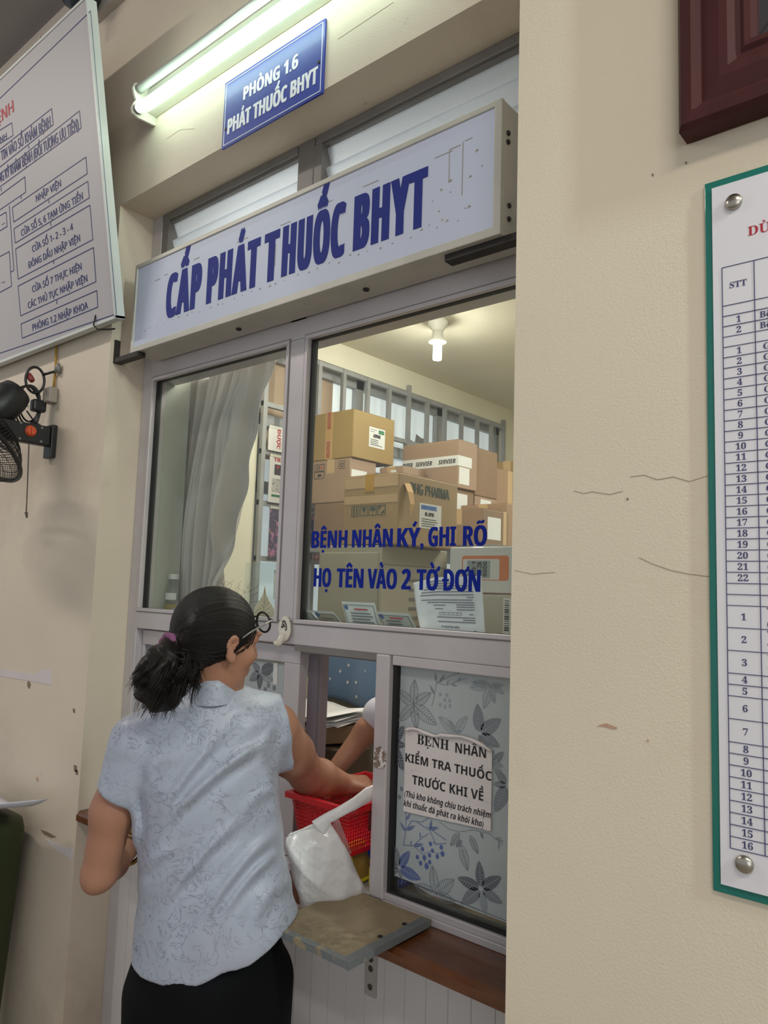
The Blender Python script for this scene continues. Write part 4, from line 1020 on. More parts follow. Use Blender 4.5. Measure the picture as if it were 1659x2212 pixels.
M_lam = glass('laminate', (240, 244, 244), 1.3, .12)
def card(x0, x1, tilt, label, m, h=.066, zb=1.448, red=True, photo=False, dx=0):
    w = x1-x0
    c = empty('laminated_card', ((x0+x1)/2, 1.47, zb), label, 'card', 'laminated cards leaning on the right pane')
    def T(a, z, o=0): return (x0+a+dx*(z/h), 1.466-tilt*(z/h)-o, zb+z)
    def rect(a0, a1, z0, z1, o, mm, nm): return MB().prism([T(a0, z0, o), T(a1, z0, o), T(a1, z1, o), T(a0, z1, o)], (0, .0006, 0)).build(nm, mm, c)
    rect(0, w, 0, h, 0, mat('laminate_edge', (220, 224, 222), .25, coat=.5), 'laminate'); rect(.005, w-.005, .004, h-.006, .0012, m, 'card_face')
    bl_ = MB()
    def ln(a0, a1, z, wd=.0018, mb=bl_): mb.strip(T(a0, z, .0022), T(a1, z, .0022), wd, (0, -1, 0))
    for k in range(5): ln(w*.22, w*rnd.uniform(.6, .92), h*.66-k*.0075)
    for a, d in (((.006, .006), (w-.006, .006)), ((.006, h-.008), (w-.006, h-.008)), ): bl_.strip(T(a[0], a[1], .0022), T(d[0], d[1], .0022), .001, (0, -1, 0))
    for x in (.006, w-.006): bl_.strip(T(x, .006, .0022), T(x, h-.008, .0022), .001, (0, -1, 0))
    bl_.build('printed_lines', M_prn, c)
    if red: r = MB(); r.strip(T(w*.36, h*.78, .0022), T(w*.75, h*.78, .0022), .0035, (0, -1, 0)); r.build('red_heading', M_redp, c)
    r = MB(); r.prism([T(.014+.006*math.cos(a), h*.82+.006*math.sin(a), .0022) for a in np.linspace(0, 5.9, 12)], (0, -.0003, 0)); r.build('blue_seal', M_skyp, c)
    if photo: rect(w*.16, w*.36, .01, h*.55, .0022, M_photo, 'portrait_area')
    return c
M_c1 = mat('card_grey', (206, 208, 198), .5, var=.06, scale=20); M_c2 = mat('card_tan', (200, 188, 160), .5, var=.1, scale=14, stain=[((150, 190, 190), 9, .5, .62, .7)]); M_c3 = mat('card_blue', (222, 228, 228), .5, var=.05, scale=20, stain=[((140, 170, 190), 12, .56, .66, .5)])
card(-1.530, -1.430, .040, 'grey laminated card leaning leftmost at the right pane foot', M_c1, h=.056, dx=-.03)
card(-1.425, -1.345, .040, 'tan laminated card leaning against the leftmost grey one', M_c2, h=.056, red=False, photo=True, dx=-.03)
card(-1.350, -1.235, .030, 'tallest laminated card, upright in the middle of the pane foot', M_c3, h=.084, dx=-.006)
card(-1.216, -1.110, .036, 'cream laminated card leaning beside the large upside-down paper', M_c1, h=.063, dx=-.016)
# the printed sheet, standing upside down against the glass
P = []
for i in range(20):
    t = i/19; row = []
    for j in range(24):
        s = j/23
        curl = max(0, t-.45)*max(0, .35-s)*1.0
        x = -1.118+s*(.182+.0*t)-.045*t*(1-s)*(1-.3*t)-.02*max(0, .4-s)*t
        row.append((x-.012*t*s, 1.476+.02*curl-.004*t+.03*max(0, .3-s)*t, 1.45+.147*t+.008*s*t-.06*curl*t))
    P.append(row)
pp = MB().grid(P).build('printed_sheet', mat('sheet_white', (240, 242, 248), .6, var=.01), None, smooth=True)
pp.modifiers.new('thickness', 'SOLIDIFY').thickness = .0006
tag(pp, 'large white printed sheet standing upside down behind the right pane', 'paper')
PP = np.array(P)
def sheet(s, t):
    i = min(18.999, t*19); j = min(22.999, s*23); a, b_ = int(i), int(j); fi, fj = i-a, j-b_
    p = (PP[a, b_]*(1-fi)*(1-fj)+PP[a+1, b_]*fi*(1-fj)+PP[a, b_+1]*(1-fi)*fj+PP[a+1, b_+1]*fi*fj); return p+np.array([0, -.0012, 0])
b = MB()
def up(s_, s0, s1, t, cap, bold=0): put_text(b, s_, sheet(s1, t), sheet(s0, t), cap, (0, -1, 0), bold=bold, t=.0003)
def rot(s_, s0, s1, t, cap, bold=0):
    V, F, w = text_geo(s_, 'serif'); p0 = sheet(s1, t); p1 = sheet(s0, t); L = np.linalg.norm(p1-p0); ex = (p1-p0)/L; ez = np.array([0, 0, -1.0])
    b.add(p0+np.outer(V[:, 0]*L/w, ex)+np.outer(V[:, 1]*cap, ez)+np.outer((V[:, 2]+.5)*.0003, (0, -1, 0)), F)
rot('PHIẾU HẸN KHÁM LẠI', .36, .63, .235, .0042); rot('SỞ Y TẾ', .58, .70, .085, .003); rot('BỆNH VIỆN ĐA KHOA', .55, .80, .13, .003); rot('Y HỌC CỔ TRUYỀN', .55, .80, .165, .003)
for t, s0, s1 in [(.30, .32, .88), (.335, .7, .88), (.37, .32, .88), (.49, .62, .88), (.53, .62, .88), (.565, .62, .88), (.60, .2, .88), (.64, .1, .86), (.68, .78, .88), (.72, .1, .88), (.77, .12, .88), (.82, .16, .8), (.86, .2, .84), (.90, .24, .6), (.94, .26, .5), (.50, .3, .42), (.555, .28, .46), (.10, .28, .46), (.14, .28, .42), (.42, .80, .86)]:
    n_ = int((s1-s0)/.03)+1
    for k in range(n_):
        a0 = s0+(s1-s0)*k/n_; a1 = a0+(s1-s0)/n_*.8; b.strip(sheet(a0, t), sheet(a1, t), .0022, (0, -1, 0), .0003)
for (a, d) in (((.36, .405), (.68, .405)), ((.68, .405), (.68, .445)), ((.68, .445), (.36, .445)), ((.36, .445), (.36, .405)), ((.42, .405), (.42, .445)), ((.5, .405), (.5, .445)), ((.56, .405), (.56, .445)), ((.62, .405), (.62, .445))): b.strip(sheet(*a), sheet(*d), .0008, (0, -1, 0), .0003)
cs = sheet(.86, .13)
for r, w_ in ((.0075, .0014), (.004, .003)):
    for k in range(20):
        a0, a1 = 2*math.pi*k/20, 2*math.pi*(k+1)/20; b.strip(cs+r*np.array([math.cos(a0), 0, math.sin(a0)]), cs+r*np.array([math.cos(a1), 0, math.sin(a1)]), w_, (0, -1, 0), .0003)
b.build('printed_text', mat('grey_ink', (112, 112, 124), .6), pp)

# left pane ledge: bottle, purple clip, leaf, acrylic
bt_ = empty('bottle', (-2.215, 1.50, 1.455), 'clear screw-top bottle a quarter full of yellow liquid on the ledge', 'bottle')
bx_, by_ = -2.235, 1.52
bt_.location = (bx_, by_, 1.455)
M_clr = glass('clear_plastic', (246, 248, 246), 1.3, .10)
MB().lathe((bx_, by_, 1.456), (0, 0, 1), [(.020, 0), (.0265, .004), (.027, .09), (.024, .105), (.017, .118), (.017, .128)], 32).build('body', M_clr, bt_, smooth=True)
MB().lathe((bx_, by_, 1.457), (0, 0, 1), [(.020, 0), (.0258, .004), (.0258, .034), (.001, .0345)], 32).build('yellow_liquid', mat('yellow_liquid', (172, 150, 62), .1), bt_, smooth=True)
MB().lathe((bx_, by_, 1.577), (0, 0, 1), [(.0185, 0), (.0185, .016), (.0175, .018)], 28).build('cap', mat('cap_white', (212, 212, 206), .4), bt_)
P = [[(bx_+.0274*math.cos(a), by_+.0274*math.sin(a), z) for a in np.linspace(-1.75, -.2, 12)] for z in (1.507, 1.53)]
MB().grid(P).build('label', M_label, bt_, smooth=True)
pc = empty('purple_clip', (-2.17, 1.50, 1.455), 'small lilac plastic clip lying beside the bottle', 'clip')
M_lil = mat('lilac_plastic', (158, 134, 196), .4)
MB().box((-2.183, 1.478, 1.452), (-2.115, 1.518, 1.480)).build('body', M_lil, pc, bevel=.006)
MB().box((-2.165, 1.485, 1.480), (-2.125, 1.512, 1.496)).build('grip', M_lil, pc, bevel=.005)
MB().lathe((-2.142, 1.498, 1.496), (0, 0, 1), [(.009, 0), (.008, .007), (.003, .009)], 14).build('knob', mat('cream_plastic', (220, 212, 184), .4), pc)
ac = empty('acrylic_panel', (-1.70, 1.50, 1.45), 'clear acrylic panel standing behind the left pane near mullion', 'panel')
MB().box((-1.83, 1.498, 1.45), (-1.60, 1.501, 1.635)).build('sheet', glass('acrylic', (246, 250, 249), 1.4, .06), ac, bevel=.001)
le = empty('dried_leaf', (-1.72, 1.485, 1.46), 'pale dried heart-shaped leaf stuck upright by the mullion', 'leaf')
prof = [(0, .0), (.024, .006), (.04, .02), (.046, .036), (.042, .052), (.030, .066), (.018, .077), (.009, .088), (.004, .102), (.0, .118)]
P = [(-1.722+x, 1.490, 1.448+z) for x, z in prof]+[(-1.722-x, 1.490, 1.448+z) for x, z in prof[-2:0:-1]]
ob = MB().prism(P, (0, -.0012, 0)).build('blade', mat('dried_leaf', (196, 186, 158), .7, var=.06, scale=30), le)
b = MB(); b.strip((-1.722, 1.4885, 1.45), (-1.722, 1.4885, 1.56), .0016, (0, -1, 0))
for k in range(5):
    for s in (-1, 1): b.strip((-1.722, 1.4885, 1.46+.013*k), (-1.722+s*(.034-.004*k), 1.4885, 1.476+.014*k), .0007, (0, -1, 0))
b.build('veins', mat('leaf_vein', (160, 146, 116), .7), ob)

# ------------------------------------------------------------------ counter behind the opening
dk = empty('dispensing_desk', (-1.7, 1.7, 0), 'plain inner counter behind the pass-through carrying the baskets', 'desk')
M_desk = mat('desk_board', (128, 112, 92), .5, var=.08)
MB().box((-2.28, 1.465, .80), (-.66, 1.90, .825)).build('desk_top', M_desk, dk, bevel=.003)
for x in (-2.24, -.72):
    for y in (1.50, 1.86): MB().box((x-.02, y-.02, 0), (x+.02, y+.02, .80)).build('leg', M_grey, dk)
# baskets with real holes
def basket(x0, x1, y0, y1, z0, z1, name, label, m, hole, grp=None, taper=.86):
    bk = empty(name, ((x0+x1)/2, (y0+y1)/2, z0), label, 'basket', grp)
    cx_, cy_ = (x0+x1)/2, (y0+y1)/2; hx, hy = (x1-x0)/2, (y1-y0)/2; H_ = z1-z0
    def side(a, b_, nm):
        # lattice between two top corners a,b (given as unit signs)
        mb = MB(); L = math.hypot((b_[0]-a[0])*hx, (b_[1]-a[1])*hy); nu = max(3, int(L/hole)); nv = max(3, int(H_*.78/hole))
        def pt(u, v):
            k = taper+(1-taper)*v; sx = a[0]+(b_[0]-a[0])*u; sy = a[1]+(b_[1]-a[1])*u
            return np.array([cx_+sx*hx*k, cy_+sy*hy*k, z0+H_*v])
        v0, v1 = .10, .88
        def quad(u0, u1, w0, w1):
            nrm = np.cross(pt(u1, w0)-pt(u0, w0), pt(u0, w1)-pt(u0, w0)); nrm /= np.linalg.norm(nrm)
            mb.prism([pt(u0, w0), pt(u1, w0), pt(u1, w1), pt(u0, w1)], -nrm*.002)
        quad(0, 1, 0, v0); quad(0, 1, v1, 1); g = .30
        for i in range(nu+1):
            u = i/nu; quad(max(0, u-g/2/nu*1.0), min(1, u+g/2/nu), v0, v1)
        for j in range(1, nv): w_ = v0+(v1-v0)*j/nv; d = (v1-v0)/nv*g/2; quad(0, 1, w_-d, w_+d)
        mb.build(nm, m, bk)
    for a, b_ in (((-1, -1), (1, -1)), ((1, -1), (1, 1)), ((1, 1), (-1, 1)), ((-1, 1), (-1, -1))): side(a, b_, 'side_wall')
    MB().box((cx_-hx*taper, cy_-hy*taper, z0), (cx_+hx*taper, cy_+hy*taper, z0+.003)).build('bottom', m, bk)
    mb = MB(); o = .010
    for (xa, ya, xb, yb) in ((x0-o, y0-o, x1+o, y0), (x0-o, y1, x1+o, y1+o), (x0-o, y0, x0, y1), (x1, y0, x1+o, y1)): mb.box((xa, ya, z1-.008), (xb, yb, z1))
    for (xa, ya, xb, yb) in ((x0-o, y0-o, x1+o, y0-o+.002), (x0-o, y0-o, x0-o+.002, y1+o), (x1+o-.002, y0-o, x1+o, y1+o)): mb.box((xa, ya, z1-.014), (xb, yb, z1))
    mb.build('rim', m, bk, bevel=.0015); return bk
M_rb = mat('red_basket', (196, 22, 34), .3, var=.04, coat=.2); M_bb = mat('blue_basket', (36, 60, 176), .35, var=.04)
bb = basket(-1.42, -1.19, 1.475, 1.78, .827, .925, 'blue_basket', 'deep blue perforated basket underneath the red one', M_bb, .017)
rb = basket(-1.428, -1.228, 1.352, 1.64, .930, 1.052, 'red_basket', 'bright red perforated basket reaching out through the pass-through', M_rb, .0095, taper=.84)
tg = MB().box((-1.2255, 1.42, .985), (-1.2245, 1.52, 1.03)).build('stuck_label', mat('label_dark', (120, 40, 44), .4, var=.2, scale=40), rb)
# medicine packets by the basket
def packet(p, sz, ang, label, m, nm, grp='medicine packets beside the baskets'):
    e_ = empty(nm, p, label, 'medicine', grp); e_.rotation_euler = ang
    o = MB().box((-sz[0]/2, -sz[1]/2, 0), (sz[0]/2, sz[1]/2, sz[2])); ob = o.build('box', m, None, origin=(0, 0, 0), bevel=.001); ob.parent = e_
    return e_
M_yel = mat('yellow_carton', (214, 196, 40), .35, var=.04, coat=.3); M_brn = mat('brown_print', (140, 112, 52), .4, var=.2, scale=30)
e_ = packet((-1.252, 1.432, .859), (.030, .066, .090), (0, math.radians(-20), math.radians(6)), 'yellow medicine carton standing against the white bag', M_yel, 'medicine_box')
ob = MB().box((.0152, -.030, .008), (.0158, .030, .080)).build('printed_panel', M_brn, None, origin=(0, 0, 0)); ob.parent = e_
e_ = packet((-1.215, 1.45, .857), (.04, .02, .04), (0, 0, .5), 'yellow packet lying behind the standing yellow carton', M_yel, 'medicine_box')
e_ = packet((-1.335, 1.425, .857), (.05, .022, .07), (0, 0, .2), 'pink topped packet between white bag and blue basket', mat('pink_packet', (206, 60, 96), .4, var=.1), 'medicine_box')
# papers in a carton lid on a dark box
db = empty('dark_box', (-1.76, 1.90, .825), 'dark brown open carton on the counter below the paper tray', 'carton')
MB().box((-2.02, 1.78, .825), (-1.64, 1.898, 1.050)).build('body', mat('dark_card', (84, 66, 48), .8, var=.06), db, bevel=.003)
MB().box((-2.02, 1.775, .99), (-1.93, 1.78, 1.05)).build('flap', M_card[3], db, bevel=.001)
tr = empty('paper_tray', (-1.80, 1.90, 1.052), 'shallow cardboard tray heaped with white papers on the dark carton', 'tray')
V = [(-2.03, 1.79, 1.052), (-1.80, 1.74, 1.052), (-1.66, 1.90, 1.064), (-2.0, 1.98, 1.064)]
top = [(v[0], v[1], v[2]+.055) for v in V]
MB().prism(V, (0, 0, .055)).build('tray_body', M_card[0], tr, bevel=.003)
st_ = empty('paper_stack', (-1.83, 1.86, 1.108), 'loose stack of white papers heaped in the shallow tray', 'paper')
for k in range(6):
    a = rnd.uniform(-.2, .2); P = []
    for i in range(8):
        row = []
        for j in range(8):
            s, t = j/7-.5, i/7-.5
            x = -1.84+(s*.30)*math.cos(a)-(t*.20)*math.sin(a); y = 1.865+(s*.30)*math.sin(a)+(t*.20)*math.cos(a)
            row.append((x+.01*k*.2, y, 1.128+.005*k+.02*max(0, s+.1)*0+.010*math.sin(s*5+k)+.014*t))
        P.append(row)
    o = MB().grid(P).build('sheet', M_paper, st_, smooth=True); o.modifiers.new('thickness', 'SOLIDIFY').thickness = .001
# blue dotted cloth over the cabinet
M_cloth = mat('blue_cloth', (112, 140, 174), .5, var=.08, scale=4, sheen=.3)
P = []
for i in range(16):
    t = i/15; row = []
    for j in range(30):
        s = j/29; zb = 1.155-.03*math.sin(max(0, s-.35)*2.2)
        row.append((-2.106+s*.40, 2.060+.008*math.sin(s*12+t*2)-.006*math.sin(t*3.1), 1.43+(zb-1.43)*t))
    P.append(row)
cl = MB().grid(P).build('dotted_cloth', M_cloth, None, smooth=True); cl.modifiers.new('thickness', 'SOLIDIFY').thickness = .0015
tag(cl, 'blue cloth with white dots hanging on the grey cabinet', 'cloth')
b = MB()
for (u, v) in [(699, 1425), (715, 1428), (753, 1437), (697, 1462), (713, 1466), (751, 1474), (769, 1474), (798, 1482), (770, 1505), (801, 1520), (735, 1450), (790, 1450)]:
    p = onY(u, v, 2.048); b.prism([p+np.array([.005*math.cos(a), 0, .006*math.sin(a)]) for a in np.linspace(0, 5.6, 9)], (0, -.001, 0))
b.build('white_dots', M_paper, cl)
pe = MB().tube([(-2.10, 2.072, 1.425), (-1.71, 2.072, 1.425)], .005, 8).build('cloth_rail', M_grey, None); tag(pe, 'thin rail on the grey cabinet holding the dotted cloth', 'rail')
b = MB().box((-2.19, 2.05, 1.22), (-2.115, 2.09, 1.45)).build('white_folder', M_paper, None, bevel=.002); tag(b, 'white folder edge standing left of the blue dotted cloth', 'folder')
# ------------------------------------------------------------------ bodies: smooth-blended volumes meshed into one skin
class Field:
    """signed-distance grid in a local frame; shapes blend smoothly; mesh() pulls one continuous surface out of it"""
    def __init__(s, lo, hi, h):
        s.lo = np.array(lo, float); s.h = h; s.n = np.ceil((np.array(hi)-s.lo)/h).astype(int)+1
        s.F = np.full(s.n, .06, np.float32)
    def sub(s, lo, hi):
        a = np.clip(np.floor((np.array(lo)-s.lo)/s.h).astype(int), 0, s.n); b = np.clip(np.ceil((np.array(hi)-s.lo)/s.h).astype(int)+1, 0, s.n)
        sl = tuple(slice(i, j) for i, j in zip(a, b))
        ax = [s.lo[k]+s.h*np.arange(a[k], b[k]) for k in range(3)]
        X = np.stack(np.meshgrid(*ax, indexing='ij'), -1)
        return sl, X
    def put(s, sl, d, k, cut=False):
        A = s.F[sl]
        if A.size == 0: return
        d = d.astype(np.float32)
        if cut: A = -A; 
        if k <= 0: R = np.minimum(A, d)
        else:
            hh = np.clip(.5+.5*(d-A)/k, 0, 1); R = d*(1-hh)+A*hh-k*hh*(1-hh)
        s.F[sl] = -R if cut else R
    def cone(s, a, b, ra, rb, k=.02, cut=False):
        a = np.array(a, float); b = np.array(b, float); m = max(ra, rb)+k+.03
        sl, X = s.sub(np.minimum(a, b)-m, np.maximum(a, b)+m)
        ab = b-a; L2 = max(1e-9, ab@ab); t = np.clip(((X-a)@ab)/L2, 0, 1)
        d = np.linalg.norm(X-a-t[..., None]*ab, axis=-1)-(ra+(rb-ra)*t)
        s.put(sl, d, k, cut)
    def chain(s, pts, rs, k=.02):
        for i in range(len(pts)-1): s.cone(pts[i], pts[i+1], rs[i], rs[i+1], k)
    def ell(s, c, r, ax=None, k=.02, cut=False):
        c = np.array(c, float); r = np.array(r, float); m = r.max()+k+.03
        sl, X = s.sub(c-m, c+m); P = X-c
        if ax is not None: P = P@np.array(ax).T
        k0 = np.linalg.norm(P/r, axis=-1); k1 = np.linalg.norm(P/r**2, axis=-1)+1e-9
        s.put(sl, k0*(k0-1)/k1, k, cut)
    def cutfn(s, fn, k=.004):
        sl, X = s.sub(s.lo-1, s.lo+s.n*s.h+1)
        s.put(sl, fn(X), k, True)
    def addfn(s, fn): 
        sl, X = s.sub(s.lo-1, s.lo+s.n*s.h+1); s.F += fn(X).astype(np.float32)
    def mesh(s):
        F = s.F; S = F < 0; nx, ny, nz = F.shape
        cnt = np.zeros((nx-1, ny-1, nz-1), np.int8)
        for i in (0, 1):
            for j in (0, 1):
                for k in (0, 1): cnt += S[i:nx-1+i, j:ny-1+j, k:nz-1+k]
        act = (cnt > 0) & (cnt < 8); I = np.argwhere(act); idx = -np.ones(act.shape, np.int64); idx[act] = np.arange(len(I))
        acc = np.zeros((len(I), 3)); num = np.zeros(len(I))
        cor = [(i, j, k) for i in (0, 1) for j in (0, 1) for k in (0, 1)]
        for a in cor:
            for ax in range(3):
                if a[ax]: continue
                b = list(a); b[ax] = 1
                fa = F[I[:, 0]+a[0], I[:, 1]+a[1], I[:, 2]+a[2]]; fb = F[I[:, 0]+b[0], I[:, 1]+b[1], I[:, 2]+b[2]]
                m = (fa < 0) != (fb < 0); t = np.where(m, fa/np.where(m, fa-fb, 1), 0)
                p = np.tile(np.array(a, float), (len(I), 1)); p[:, ax] += t
                acc[m] += p[m]; num[m] += 1
        V = s.lo+s.h*(I+acc/num[:, None])
        Q = []
        for ax in range(3):
            o1, o2 = (ax+1) % 3, (ax+2) % 3
            A = np.moveaxis(S, (ax, o1, o2), (0, 1, 2)); E = np.moveaxis(idx, (ax, o1, o2), (0, 1, 2))
            c = np.argwhere(A[:-1, 1:-1, 1:-1] != A[1:, 1:-1, 1:-1]); 
            if len(c) == 0: continue
            i, j, k = c[:, 0], c[:, 1]+1, c[:, 2]+1
            q = np.stack([E[i, j-1, k-1], E[i, j, k-1], E[i, j, k], E[i, j-1, k]], 1)
            fl = A[i, j, k]; q = np.where(fl[:, None], q, q[:, ::-1]); Q.append(q)
        Q = np.concatenate(Q); Q = Q[(Q >= 0).all(1)]
        return V, Q
def relax(V, Q, it=2, w=.5):
    e = np.concatenate([Q[:, [0, 1]], Q[:, [1, 2]], Q[:, [2, 3]], Q[:, [3, 0]]])
    for _ in range(it):
        acc = np.zeros_like(V); n = np.zeros(len(V))
        np.add.at(acc, e[:, 0], V[e[:, 1]]); np.add.at(acc, e[:, 1], V[e[:, 0]]); np.add.at(n, e[:, 0], 1); np.add.at(n, e[:, 1], 1)
        V = V*(1-w)+w*acc/np.maximum(n, 1)[:, None]
    return V
def to_world(V): V = np.array(V); return EYE+V[..., 0:1]*RT+V[..., 1:2]*UP+V[..., 2:3]*FW
def to_local(P): P = np.array(P)-EYE; return np.stack([P@RT, P@UP, P@FW], -1)
def J(u, v, z): return np.array([(u-829.5)/FPX*z, -(v-1106)/FPX*z, z])
def flesh(field, name, m, parent, it=2):
    V, Q = field.mesh(); V = relax(V, Q, it)
    mb = MB(); W_ = to_world(V)
    me = bpy.data.meshes.new(name); o0 = org(parent)
    me.from_pydata((W_-o0).tolist(), [], Q.tolist()); me.materials.append(m)
    me.polygons.foreach_set('use_smooth', [True]*len(me.polygons)); me.update()
    o = bpy.data.objects.new(name, me); COL.objects.link(o); o.parent = parent; return o
def unit(v): v = np.array(v, float); return v/np.linalg.norm(v)
def hand(f, wrist, d, back, side, curl=(1, 1, 1, 1), size=1.0, thumb=.5):
    """wrist point, d along the palm, back = normal of the back of the hand, side = towards the thumb"""
    d = unit(d); back = unit(back-np.dot(back, d)*d); sd = np.cross(d, back)
    if np.dot(sd, side) < 0: sd = -sd
    S = size
    for i, (o, L0, ls) in enumerate([(.028, .082, (.038, .024, .018)), (.010, .086, (.043, .027, .019)), (-.009, .082, (.040, .025, .018)), (-.026, .074, (.031, .020, .016))]):
        k0 = wrist+d*.012*S+sd*o*.55*S; k1 = wrist+d*L0*S+sd*o*S+back*.004*S
        f.cone(k0, k1, .0155*S, .0115*S, .012)
        p = k1; a = .25*curl[i]
        for j, l in enumerate(ls):
            q = p+(d*math.cos(a)-back*math.sin(a))*l*S+sd*o*.05*S
            f.cone(p, q, (.0088-.0009*j)*S, (.0082-.001*j)*S, .003); p = q; a += (.75 if j == 0 else .6)*curl[i]
    t0 = wrist+d*.022*S+sd*.024*S-back*.006*S; t1 = t0+(d*.55+sd*.62-back*.45)*.042*S; t2 = t1+(d*.85+sd*(.25-thumb*.4)-back*.4)*.032*S; t3 = t2+(d*.85-sd*thumb*.5-back*.35)*.026*S
    f.cone(t0, t1, .016*S, .0115*S, .012); f.cone(t1, t2, .0105*S, .0095*S, .004); f.cone(t2, t3, .0095*S, .0078*S, .003)
def head(f, c, F_, U_, s=1.0):
    """skull, jaw, nose, brows, eyes, lips, ears; F_ forward, U_ up, c centre of the cranium"""
    F_ = unit(F_); U_ = unit(U_-np.dot(U_, F_)*F_); R_ = np.cross(F_, U_)
    A = np.array([R_, F_, U_])
    P = lambda r, fw, u: c+(R_*r+F_*fw+U_*u)*s
    E_ = lambda p, r, k=.015, cut=False: f.ell(P(*p), np.array(r)*s, A, k*s, cut)
    E_((0, -.012, .022), (.074, .092, .086)); E_((0, .03, -.03), (.060, .058, .085), .02); E_((0, .04, -.082), (.046, .042, .034), .025)
    f.ell(P(0, .074, -.098), np.array((.020, .016, .016))*s, A, .02*s)
    for q in (-1, 1):
        E_((q*.040, .062, -.030), (.022, .020, .020), .02); E_((q*.030, .094, .012), (.019, .014, .013), .010, True)
        E_((q*.031, .078, .010), (.0135, .0130, .0120), .004); E_((q*.031, .084, .026), (.022, .010, .006), .010)
        # ear with rim and hollow
        ea = np.array([unit(R_+F_*.35*q*-1 if False else R_*1.0-F_*q*.35), unit(F_+R_*q*.35), U_])
        f.ell(P(q*.078, -.006, .002), np.array((.0070, .0175, .0185))*s, ea, .004*s); f.ell(P(q*.0775, -.002, -.024), np.array((.0065, .0125, .0190))*s, ea, .008*s)
        f.ell(P(q*.0850, -.001, -.002), np.array((.0070, .0105, .0120))*s, ea, .003*s, True); f.ell(P(q*.0845, .003, -.018), np.array((.0060, .0065, .0090))*s, ea, .003*s, True)
        f.ell(P(q*.0785, .004, -.038), np.array((.0055, .0085, .0090))*s, ea, .005*s)
        E_((q*.011, .098, -.036), (.009, .009, .007), .006)
    f.cone(P(0, .088, .012), P(0, .106, -.028), .009*s, .0125*s, .012*s)
    E_((0, .092, -.060), (.023, .010, .0055), .006); E_((0, .090, -.071), (.020, .010, .0065), .006); E_((0, .0995, -.0655), (.022, .006, .0012), .002, True)
    return P, A, R_

M_skin = mat('skin', (162, 116, 94), .48, var=.05, scale=14, bump=.05, bscale=300, spec=.35)
M_hair = mat('dark_hair', (24, 18, 16), .46, var=.4, scale=26, spec=.25)
M_blouse = None
def blouse_mat():
    m = mat('blouse_cloth', (164, 170, 186), .42, var=.03, scale=5, sheen=.1, bump=.10, bscale=34)
    nt = m.node_tree; N = nt.nodes; L = nt.links; b = N['Principled BSDF']
    old = b.inputs['Base Color'].links[0].from_socket
    tc = N.new('ShaderNodeTexCoord'); nz = N.new('ShaderNodeTexNoise'); nz.inputs['Scale'].default_value = 24; nz.inputs['Detail'].default_value = 7; nz.inputs['Roughness'].default_value = .62; nz.inputs['Distortion'].default_value = 1.4
    L.new(tc.outputs['Object'], nz.inputs['Vector'])
    sb_ = N.new('ShaderNodeMath'); sb_.operation = 'SUBTRACT'; sb_.inputs[1].default_value = .5; L.new(nz.outputs['Fac'], sb_.inputs[0])
    ab = N.new('ShaderNodeMath'); ab.operation = 'ABSOLUTE'; L.new(sb_.outputs[0], ab.inputs[0])
    mr = N.new('ShaderNodeMapRange'); mr.inputs['From Min'].default_value = .004; mr.inputs['From Max'].default_value = .02; mr.inputs['To Min'].default_value = 1; mr.inputs['To Max'].default_value = 0
    L.new(ab.outputs[0], mr.inputs['Value'])
    n2 = N.new('ShaderNodeTexNoise'); n2.inputs['Scale'].default_value = 9; n2.inputs['Detail'].default_value = 3; L.new(tc.outputs['Object'], n2.inputs['Vector'])
    m2 = N.new('ShaderNodeMapRange'); m2.inputs['From Min'].default_value = .33; m2.inputs['From Max'].default_value = .52; m2.inputs['To Max'].default_value = .62; L.new(n2.outputs['Fac'], m2.inputs['Value'])
    mu = N.new('ShaderNodeMath'); mu.operation = 'MULTIPLY'; L.new(mr.outputs[0], mu.inputs[0]); L.new(m2.outputs[0], mu.inputs[1])
    mx = N.new('ShaderNodeMix'); mx.data_type = 'RGBA'; L.new(mu.outputs[0], mx.inputs['Factor']); L.new(old, mx.inputs['A']); mx.inputs['B'].default_value = (*lin((92, 92, 106)), 1)
    n3 = N.new('ShaderNodeTexNoise'); n3.inputs['Scale'].default_value = 7; L.new(tc.outputs['Object'], n3.inputs['Vector'])
    m3 = N.new('ShaderNodeMapRange'); m3.inputs['From Min'].default_value = .5; m3.inputs['From Max'].default_value = .66; m3.inputs['To Max'].default_value = .35; L.new(n3.outputs['Fac'], m3.inputs['Value'])
    mz = N.new('ShaderNodeMix'); mz.data_type = 'RGBA'; L.new(m3.outputs[0], mz.inputs['Factor']); L.new(mx.outputs['Result'], mz.inputs['A']); mz.inputs['B'].default_value = (*lin((158, 154, 164)), 1)
    L.new(mz.outputs['Result'], b.inputs['Base Color'])
    return m
M_blouse = blouse_mat()

# ------------------------------------------------------------------ the woman at the counter
WZ = 1.62
pelvis = J(452, 2110, 1.63)
pw = to_world(pelvis)
wo = empty('person', (float(pw[0]), float(pw[1]), 0), 'woman with dark ponytail in pale blue patterned sleeveless blouse reaching through the counter opening', 'person')
PHI = math.radians(15)
RX = np.array([math.cos(PHI), 0, math.sin(PHI)]); FX = np.array([-math.sin(PHI), 0, math.cos(PHI)]); UY = np.array([0, 1.0, 0])
HC = J(467, 1378, 1.605)
th_ = math.radians(47); pt_ = math.radians(-13)
HF = np.array([math.sin(th_)*math.cos(pt_), math.sin(pt_), math.cos(th_)*math.cos(pt_)])
HU = unit(np.array([.04, 1, 0])-np.dot(np.array([.04, 1, 0]), HF)*HF)
neck0 = J(472, 1505, 1.625)
sl_, sr_ = J(283, 1622, 1.595), J(592, 1572, 1.695)
el_, er_ = J(216, 1884, 1.585), J(664, 1672, 1.90)
wl_, wr_ = J(286, 1820, 1.775), J(738, 1692, 2.035)
